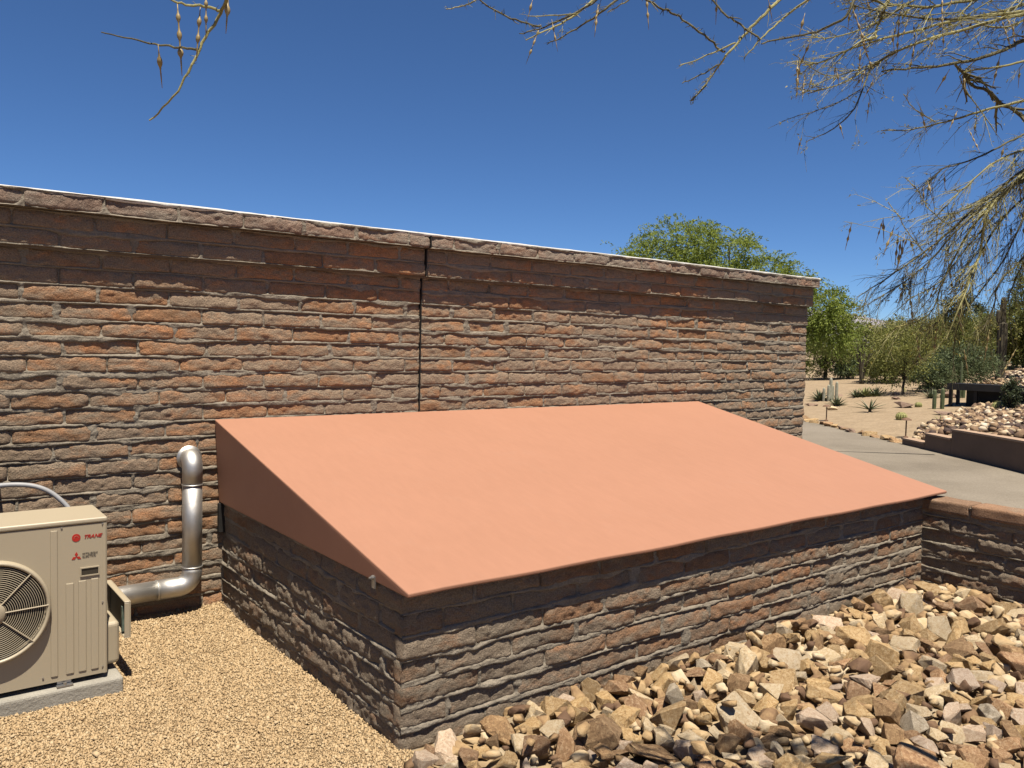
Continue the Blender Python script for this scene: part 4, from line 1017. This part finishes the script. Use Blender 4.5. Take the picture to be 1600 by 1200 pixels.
def limbs(base, lobes, r0, seed, n_=9, name='trunk'):
    r2 = random.Random(seed); m_ = MB(); b0 = np.array(base, float); top = np.mean([l[:3] for l in lobes], 0)
    fork = b0+(top-b0)*0.35; fork[0] += r2.uniform(-.1, .1)
    m_.tube(smooth_path([b0-np.array([0, 0, .1]), b0+(fork-b0)*0.5+np.array([.03, .04, 0]), fork], 3), list(np.linspace(r0, r0*0.75, 7)), 9)
    for i in range(n_):
        l = lobes[i % len(lobes)]; e = np.array(l[:3])+np.array([r2.uniform(-.7, .7)*l[3], r2.uniform(-.7, .7)*l[4], r2.uniform(-.3, .8)*l[5]])
        mid = fork+(e-fork)*0.5+np.array([r2.uniform(-.2, .2), r2.uniform(-.2, .2), 0.15])*np.linalg.norm(e-fork)*0.4
        pth = smooth_path([fork, mid, e], 4); m_.tube(pth, list(np.linspace(r0*0.5, r0*0.07, len(pth))), 6)
    return m_
def tree(name, label, cat, base, lobes, leafmat, nspray, per, leaf, seed, r0=0.12, group=None, barkmat=None, nl=9, **kw):
    t0 = thing(name, label, cat, tuple(base), group); b0 = np.array(base, float)
    lob = [tuple(np.array(l[:3])-b0)+tuple(l[3:]) for l in lobes]
    V, F = sprays(lob, nspray, per, leaf, seed, **kw); npmesh('crown', V, F, leafmat, t0)
    limbs((0, 0, 0), lob, r0, seed, nl).build('trunk', barkmat or BARK, t0, smooth=True)
    return t0
def lobe(px, py, d, rx, rz, wt=1.0, ry=None):
    """crown lobe: centre on a photo point at a distance, radii in photo pixels turned into metres"""
    c = P(px, py, d); k = d/FPX; return (c[0], c[1], c[2], rx*k, (ry or rx)*k, rz*k, wt)
mb_ = P(1175, 690, 14.2); mb_[2] = 0
tree('mesquite_tree', 'bright green feathery tree rising behind the block wall', 'tree', mb_, [lobe(1065, 385, 14.5, 62, 40, 1.5), lobe(1030, 405, 14.2, 58, 28, .9), lobe(1120, 395, 14.0, 62, 38, 1.3), lobe(1180, 425, 14.0, 50, 26, .9), lobe(1245, 460, 14.2, 34, 26, .6),
     lobe(1285, 485, 14.0, 34, 34, 1.2), lobe(1303, 510, 13.9, 26, 26, .7), lobe(1130, 440, 14.4, 110, 40, 1.2)], LEAF_MESQ, 3000, 18, 0.036, 41, r0=0.11, nl=16, droop=0.5, length=0.36)
def shrub(label, px, py, top, wpx, leafmat, seed, n_=700, per=8, leaf=0.075, name='desert_shrub', d=None, cat='shrub', group=None, trunk=0.05, up=0.3, low=0.06, extra=(), **kw):
    if d is None: q, d = ghit(px, py)
    else: v = P(px, py, d); q = Vector((v[0], v[1], float(terrain(v[0], v[1]))))
    hh = py-top
    kw.setdefault('length', min(0.5, 0.30*min(hh, wpx)*d/FPX)); kw.setdefault('droop', 0.15)
    lo = [lobe(px, py-hh*(0.5+low*0.5), d, wpx*0.5, hh*0.5*(1-low), 1.2), lobe(px-wpx*0.22, py-hh*0.48, d+0.3, wpx*0.3, hh*0.38, .7), lobe(px+wpx*0.22, py-hh*0.55, d-0.3, wpx*0.3, hh*0.40, .7)]+list(extra)
    return tree(name, label, cat, q, lo, leafmat, n_, per, leaf, seed, r0=trunk, group=group, up=up, **kw)
# rear to front
shrub('dark distant tree with rounded crown on the skyline behind the hanging twigs', 1500, 545, 462, 62, LEAF_DARK, 61, 700, 8, 0.16, 'skyline_tree', 62, 'tree', low=0.3)
shrub('small grey-green tree just right of the wall end on the skyline', 1272, 560, 502, 36, LEAF_GREY, 62, 350, 8, 0.12, 'skyline_tree', 48, 'tree', low=0.3)
shrub('broad olive shrub on the left of the hillside', 1372, 590, 504, 76, LEAF_OLIVE, 63, 900, 9, 0.085, d=37)
shrub('tall yellowish shrub forming the middle of the hillside thicket', 1425, 592, 498, 92, LEAF_YELLOW, 64, 1200, 9, 0.08, d=35)
shrub('wide yellow-green shrub behind the tall thin cactus', 1490, 585, 492, 96, LEAF_OLIVE, 65, 1300, 9, 0.085, d=36)
shrub('olive shrub left of the saguaro top', 1540, 580, 496, 70, LEAF_YELLOW, 66, 900, 9, 0.08, d=38)
shrub('yellow-green shrub right of the saguaro', 1600, 575, 470, 64, LEAF_YELLOW, 67, 1000, 9, 0.08, d=36)
shrub('grey-green tree leaning in at the right edge above the hillside', 1640, 520, 395, 90, LEAF_OLIVE, 68, 1100, 9, 0.07, 'hillside_tree', 29, 'tree', low=0.3, trunk=0.09)
shrub('small dark spreading tree with forked trunk near the wall end', 1290, 592, 528, 78, LEAF_OLIVE, 69, 1100, 9, 0.075, 'spreading_tree', None, 'tree', low=0.55, trunk=0.09, barkmat=BARK)
shrub('slender yellow-green tree with thin twin trunk in the gravel garden', 1411, 617, 512, 78, LEAF_YELLOW, 70, 800, 8, 0.06, 'slender_tree', None, 'tree', low=0.55, trunk=0.045)
q, d = ghit(1415, 617)
shrub('dense dark green shrub beside the black platform', 1500, 606, 545, 92, LEAF_GREY, 71, 1300, 9, 0.06, up=0.6)
shrub('low spreading green shrub below the brown bush', 1455, 612, 570, 56, LEAF_GREY, 72, 650, 9, 0.06, up=0.6)
shrub('dark brown leafy bush between slender tree and green shrub', 1432, 592, 556, 36, LEAF_BROWN, 73, 420, 8, 0.075, up=0.2)
shrub('olive shrub with dark shade below, left of the slender tree', 1382, 598, 545, 60, LEAF_OLIVE, 74, 700, 9, 0.075)
shrub('low grey-green shrub in front of the spreading tree', 1326, 592, 566, 44, LEAF_GREY, 75, 400, 8, 0.07)
shrub('young dark conifer-like shrub in front of the black platform', 1579, 643, 590, 22, LEAF_DARK, 76, 260, 8, 0.055, up=0.5)
for i_, (px, py, top, wpx, lm_, d_, w_) in enumerate(((1340, 585, 510, 60, LEAF_OLIVE, 42, 'olive shrub on the hillside just left of the tall yellowish thicket'), (1455, 585, 500, 70, LEAF_YELLOW, 40, 'yellowish shrub on the skyline left of the dark distant tree'), (1525, 580, 495, 70, LEAF_OLIVE, 41, 'olive shrub on the skyline right of the dark distant tree'), (1570, 575, 485, 60, LEAF_OLIVE, 38, 'olive shrub on the skyline directly behind the saguaro'), (1610, 560, 450, 80, LEAF_OLIVE, 36, 'tall olive shrub at the right edge of the hillside'), (1400, 580, 505, 70, LEAF_OLIVE, 44, 'olive shrub on the skyline behind the slender tree'))):
    shrub(w_, px, py, top, wpx, lm_, 90+i_, 900, 9, 0.09, d=d_)
# upright cluster of dark stems
q, d = ghit(1346, 600); k = d/FPX; oc = thing('ocotillo', 'upright cluster of tall dark cane stems among the shrubs', 'plant', q)
for i in range(17):
    m_ = MB(); a = rng.uniform(0, 6.28); tx = rng.uniform(2, 22)*k; h = rng.uniform(48, 78)*k
    m_.tube(smooth_path([(rng.uniform(-3, 3)*k, rng.uniform(-3, 3)*k, -0.05), (math.cos(a)*tx*0.35, math.sin(a)*tx*0.35, h*0.5), (math.cos(a)*tx, math.sin(a)*tx, h)], 3), list(np.linspace(1.3*k, 0.5*k, 7)), 6); m_.build('cane', SAGUARO, oc, smooth=True)

# ------------------------------------------------------------------ overhanging palo verde
trk = np.array([3.55, 0.10, 0.0])
pv = thing('palo_verde_tree', 'bare palo verde tree with thorny twigs and seed pods hanging overhead', 'tree', trk)
def jit(p, s): return p+np.array([rng.gauss(0, s), rng.gauss(0, s), rng.gauss(0, s)])
PODV = []
for kk in range(4):
    prof = [(0.0006, 0.0), (0.0009, -0.012)]; z = -0.014
    for b_ in range((1, 1, 2, 3)[kk]):
        ln_ = rng.uniform(0.020, 0.026); R_ = rng.uniform(0.0034, 0.0046)
        for j in range(1, 7):
            f = j/6; prof.append((max(0.0011, R_*math.sin(PI*f)**1.3), z-ln_*f))
        z -= ln_; prof.append((0.0012, z-0.006)); z -= 0.006
    prof.append((0.0004, z-0.022)); m_ = MB(); m_.lathe(prof[::-1], n=8, squash=0.8)
    me = bpy.data.meshes.new('seed_pod'); me.from_pydata(m_.v, [], m_.f); me.shade_smooth(); me.materials.append(POD); PODV.append(me)
def add_pod(parent, p, kind=None, sc=1.0, tilt=0.25, fat=1.0):
    o = bpy.data.objects.new('seed_pod', PODV[rng.randrange(4) if kind is None else kind]); o.location = tuple(p-trk)
    o.rotation_euler = (rng.gauss(0, tilt), rng.gauss(0, tilt), rng.uniform(0, 6.28)); o.scale = (sc*fat, sc*fat, sc); link(o, parent)
LEAFPTS = []
def twigs_on(mb, path, r_end, dens, lmin, lmax, level, pods, down=0.0):
    """thorny side twigs along a path (list of points), recursively"""
    L_ = sum(np.linalg.norm(path[i+1]-path[i]) for i in range(len(path)-1)); n_ = int(L_*dens*rng.uniform(0.8, 1.2))
    for _ in range(n_):
        f = rng.uniform(0.08, 0.98); i = min(int(f*(len(path)-1)), len(path)-2); g = f*(len(path)-1)-i
        p = path[i]*(1-g)+path[i+1]*g; t_ = path[i+1]-path[i]; t_ /= np.linalg.norm(t_)+1e-9
        sd_ = np.cross(t_, np.array([rng.gauss(0, 1), rng.gauss(0, 1), rng.gauss(0, 1)])); sd_ /= np.linalg.norm(sd_)+1e-9
        d_ = t_*rng.uniform(0.8, 1.2)+sd_*rng.uniform(0.3, 0.8)+np.array([0, 0, -down]); d_ /= np.linalg.norm(d_)
        ln_ = rng.uniform(lmin, lmax)*(1.15-0.5*f); q1 = p+d_*ln_*0.5+sd_*ln_*rng.gauss(0, .05); q2 = p+d_*ln_+np.array([0, 0, -0.10*ln_])+sd_*ln_*rng.gauss(0, .1)
        r_ = r_end*(0.85 if level else 0.6); mb.tube([p, q1, q2], [r_, r_*0.8, r_*0.35], 4, caps=False)
        if level: twigs_on(mb, [p, q1, q2], r_*0.75, dens*1.5, lmin*0.35, lmax*0.4, level-1, pods, down)
        if pods is not None and rng.random() < 0.05: pods.append(q1)
        LEAFPTS.extend([q1, q2, p+(q2-p)*0.75])
def thorns(mb, path, r_, dens):
    for i in range(len(path)-1):
        sg_ = path[i+1]-path[i]; ln_ = np.linalg.norm(sg_)
        for _ in range(int(ln_*dens+rng.random())):
            p = path[i]+sg_*rng.random(); d_ = np.array([rng.gauss(0, 1), rng.gauss(0, 1), rng.gauss(0, 1)]); d_ /= np.linalg.norm(d_)
            mb.tube([p, p+d_*rng.uniform(0.008, 0.02)], [r_*0.45, r_*0.12], 4, caps=False)
def branch(pts, depth, r0, r1, material, dens=10, lmin=0.04, lmax=0.14, level=1, npods=None, down=0.0, thorn=60, root=None, dd=0.0, leafy=0.0):
    """a limb through photo points at a distance; dd lets it run away from or towards the camera"""
    W = [P(x, y, depth+dd*i/(len(pts)-1)+rng.uniform(-0.05, 0.05)) for i, (x, y) in enumerate(pts)]
    path = smooth_path(W, 5); LEAFPTS.clear()
    m_ = MB(); rad = list(np.linspace(r0, r1, len(path)))
    wob = [jit(p, r1*0.7) for p in path]; wob[0] = path[0]
    m_.tube(wob, rad, 7); pods = []
    twigs_on(m_, wob, max(r1, 0.0012), dens, lmin, lmax, level, pods, down); thorns(m_, wob, r1*1.2, thorn)
    m_.v = [tuple(np.array(v)-trk) for v in m_.v]
    o = m_.build('branch', material, pv)
    if leafy:
        pp_ = np.array(LEAFPTS); pp_ = pp_[NR.random(len(pp_)) < leafy]; pp_ = np.repeat(pp_, 3, 0)+NR.normal(size=(len(pp_)*3, 3))*0.008
        dd_ = NR.normal(size=pp_.shape); dd_ /= np.linalg.norm(dd_, axis=1, keepdims=True)
        lv_, lf_ = leaf_quads(pp_-trk, dd_, NR.uniform(0.005, 0.011, len(pp_)), NR.uniform(0.002, 0.004, len(pp_)), NR)
        stuff(npmesh('leaflets', lv_, lf_, LEAFLET, o))
    if npods is None: npods = len(pods)
    rng.shuffle(pods)
    for p in pods[:npods]: add_pod(o, p, sc=rng.uniform(0.8, 1.1))
    return o
D1 = 1.95
b1 = branch([(368, -60), (355, -5), (345, 20), (316, 68), (300, 102), (270, 152), (235, 188)], D1, 0.0050, 0.0018, TWIG, 3, 0.02, 0.04, 0, 0, thorn=26)
b2 = branch([(313, 78), (285, 75), (250, 70), (205, 61), (158, 50)], D1, 0.0032, 0.0014, TWIGDARK, 2, 0.015, 0.03, 0, 0, thorn=22)
b3 = branch([(344, 17), (318, 10), (290, 7), (258, -4), (225, -30)], D1, 0.0036, 0.0018, TWIG, 2, 0.015, 0.03, 0, 0, thorn=22)
for (x, y, kd, s_, tl) in ((277, 4, 3, 1.4, .03), (313, 11, 2, 1.4, .05), (247, 69, 0, 1.45, .4), (357, -8, 0, 1.4, .1), (322, -14, 2, 1.2, .1)): add_pod(b1, P(x, y, D1), kd, s_, tl, 1.25)
D2 = 2.35
for pts, r0, r1, mt in (([(775, -20), (740, 2), (722, 10), (697, 14)], .003, .0015, TWIG), ([(735, -10), (772, 15), (805, 31), (846, 43)], .0024, .003, TWIGDARK),
    ([(965, -22), (925, 5), (890, 25), (850, 42), (812, 53)], .0048, .0016, TWIGDARK), ([(945, -15), (900, 22), (860, 45), (821, 62)], .0042, .0016, TWIG), ([(990, -22), (945, 15), (900, 45), (855, 69)], .0045, .0016, TWIGDARK),
    ([(900, 22), (865, 24), (826, 26)], .0026, .0012, TWIG), ([(1005, -18), (975, 4), (948, 20)], .0028, .0014, TWIG),
    ([(990, -12), (1030, 10), (1060, 26), (1100, 55), (1133, 83)], .0034, .0034, TWIGDARK), ([(1290, -45), (1235, -12), (1195, 22), (1160, 58), (1135, 86), (1110, 122), (1080, 158)], .0066, .0018, TWIG),
    ([(1149, 67), (1105, 87), (1062, 103)], .003, .0014, TWIG), ([(1122, 101), (1095, 117), (1066, 130)], .003, .0014, TWIGDARK), ([(1118, 110), (1098, 140), (1078, 157)], .003, .0014, TWIGDARK),
    ([(1095, -20), (1130, 18), (1160, 40), (1188, 62)], .0034, .003, TWIGDARK), ([(1320, -40), (1262, 0), (1222, 30), (1188, 62), (1162, 92)], .005, .0016, TWIG),
    ([(1345, -30), (1322, 25), (1275, 50), (1225, 60), (1190, 68)], .0052, .0022, TWIGDARK)):
    branch(pts, D2, r0*0.85, r1*0.9, mt, 12, 0.02, 0.06, 0, 1, thorn=110, leafy=0.10)
for (x, y) in ((833, -4), (845, 38), (862, 30), (935, 5), (1010, -8), (1120, -2), (1200, -4), (1258, 20)): add_pod(pv, P(x, y, D2), None, 1.1)
D3 = 2.6
for pts, r0, r1, mt, ds, dn in (
    ([(1680, -5), (1600, 18), (1520, 27), (1420, 50), (1335, 74), (1290, 95), (1254, 103)], .0085, .0016, TWIG, 15, .05),
    ([(1680, 12), (1590, 24), (1500, 48), (1430, 68), (1380, 92), (1320, 128), (1262, 146)], .0085, .0016, TWIG, 15, .1),
    ([(1400, 80), (1362, 105), (1350, 135), (1330, 176), (1296, 205), (1258, 222)], .0045, .0014, TWIGDARK, 9, .1),
    ([(1345, 140), (1300, 165), (1244, 181)], .0028, .0012, TWIGDARK, 8, .1), ([(1372, 97), (1330, 112), (1290, 118), (1240, 85)], .003, .0012, TWIG, 9, 0),
    ([(1690, 20), (1600, 62), (1560, 82), (1500, 98), (1440, 105), (1378, 110)], .0105, .0028, TWIGDARK, 6, .05),
    ([(1492, 100), (1520, 128), (1568, 163), (1640, 208)], .005, .007, TWIGDARK, 10, .1),
    ([(1690, 140), (1600, 158), (1540, 172), (1480, 190), (1425, 202), (1377, 204)], .007, .0014, TWIG, 12, .15), ([(1462, 190), (1430, 172), (1412, 147)], .0026, .0012, TWIG, 8, -.3),
    ([(1660, -45), (1560, -8), (1450, 10), (1372, 2), (1330, -20)], .008, .003, TWIG, 15, .1), ([(1690, -30), (1560, 20), (1470, 30), (1390, 20), (1330, 8)], .0075, .0018, TWIGDARK, 14, .1),
    ([(1400, -30), (1372, 40), (1368, 60), (1355, 62)], .006, .003, TWIG, 8, 0), ([(1480, -30), (1420, 5), (1360, 40), (1290, 60), (1262, 48)], .0045, .0014, TWIG, 14, .1),
    ([(1690, 60), (1610, 92), (1560, 105), (1500, 120), (1545, 190)], .006, .0016, TWIG, 9, .2), ([(1640, 10), (1580, 40), (1540, 40), (1500, 20), (1440, 25)], .005, .0016, TWIG, 16, .2)):
    branch(pts, D3, r0*0.75, r1*0.85, mt, ds*2.6, 0.05, 0.17, 1, 5, dn, 130, dd=rng.uniform(-0.12, 0.12), leafy=0.11)
D4 = 2.55
for pts, r0, r1, mt, ds in (
    ([(1720, 150), (1650, 225), (1590, 280), (1545, 330), (1530, 400), (1505, 465), (1478, 530)], .014, .0018, TWIG, 13),
    ([(1700, 190), (1620, 250), (1540, 312), (1462, 380), (1400, 425), (1342, 463)], .011, .0015, TWIGDARK, 13), ([(1690, 200), (1600, 276), (1505, 350), (1440, 420), (1366, 470)], .009, .0014, TWIGDARK, 13),
    ([(1690, 215), (1620, 262), (1530, 342), (1482, 420), (1452, 490), (1398, 512)], .009, .0014, TWIG, 13), ([(1700, 250), (1645, 320), (1600, 400), (1562, 440), (1552, 480), (1535, 516)], .009, .0014, TWIGDARK, 12),
    ([(1690, 170), (1600, 210), (1540, 240), (1500, 256), (1472, 264), (1450, 288)], .007, .0014, TWIGDARK, 10), ([(1495, 360), (1455, 330), (1435, 300), (1414, 277)], .003, .0014, TWIG, 7), ([(1450, 400), (1418, 362), (1402, 335), (1387, 316)], .003, .0014, TWIG, 9),
    ([(1690, 230), (1610, 300), (1560, 350), (1520, 420), (1490, 480), (1440, 520)], .008, .0014, TWIGDARK, 13), ([(1700, 220), (1630, 270), (1560, 300), (1500, 330), (1440, 350)], .008, .0015, TWIG, 13),
    ([(1690, 240), (1620, 300), (1590, 360), (1560, 420), (1500, 500), (1490, 560)], .007, .0014, TWIGDARK, 11), ([(1560, 330), (1500, 400), (1470, 440), (1415, 470)], .005, .0014, TWIGDARK, 12), ([(1690, 280), (1630, 360), (1590, 430), (1575, 470)], .007, .0015, TWIGDARK, 10),
    ([(1700, 200), (1640, 222), (1560, 250), (1500, 300), (1470, 330)], .008, .0015, TWIG, 12)):
    branch(pts, D4, r0*0.52, r1*0.85, mt, ds*3.6, 0.06, 0.22, 1, 3, 0.25, 110, dd=rng.uniform(-0.2, 0.15), leafy=0.05)
for (x, y) in ((1484, 108), (1505, 112), (1563, 85), (1380, 340), (1404, 362), (1408, 370), (1420, 368), (1398, 352), (1246, 95), (1250, 95), (1268, 60), (1345, 75)): add_pod(pv, P(x, y, D3), rng.choice((1, 2, 2)), 1.25, 0.2)
# trunk and the limbs that carry the branches, over and beside the camera
m_ = MB(); m_.tube(smooth_path([(0, 0, -0.1), (0.05, -0.05, 0.6), (0.02, 0.05, 1.2), (-0.05, 0.1, 1.75)], 5), list(np.linspace(0.11, 0.075, 16)), 12); m_.build('trunk', TWIG, pv, smooth=True)
fk = trk+np.array([-0.05, 0.1, 1.72])
for tgt, mid, r0 in ((P(1690, 210, D4), None, .045), (P(1690, 10, D3), None, .04), (P(1320, -45, D2), P(1750, -260, 2.2), .032), (P(965, -25, D2), P(1500, -420, 2.2), .03), (P(368, -62, D1), P(1000, -560, 2.0), .028), (P(1680, -30, D3), None, .03)):
    m_ = MB(); md = fk+(tgt-fk)*0.5+np.array([0, 0, 0.12]) if mid is None else mid
    pth = smooth_path([fk, md, tgt], 8); m_.tube([p-trk for p in pth], list(np.linspace(r0, 0.006 if mid is not None else 0.014, len(pth))), 9); m_.build('limb', TWIG, pv, smooth=True)
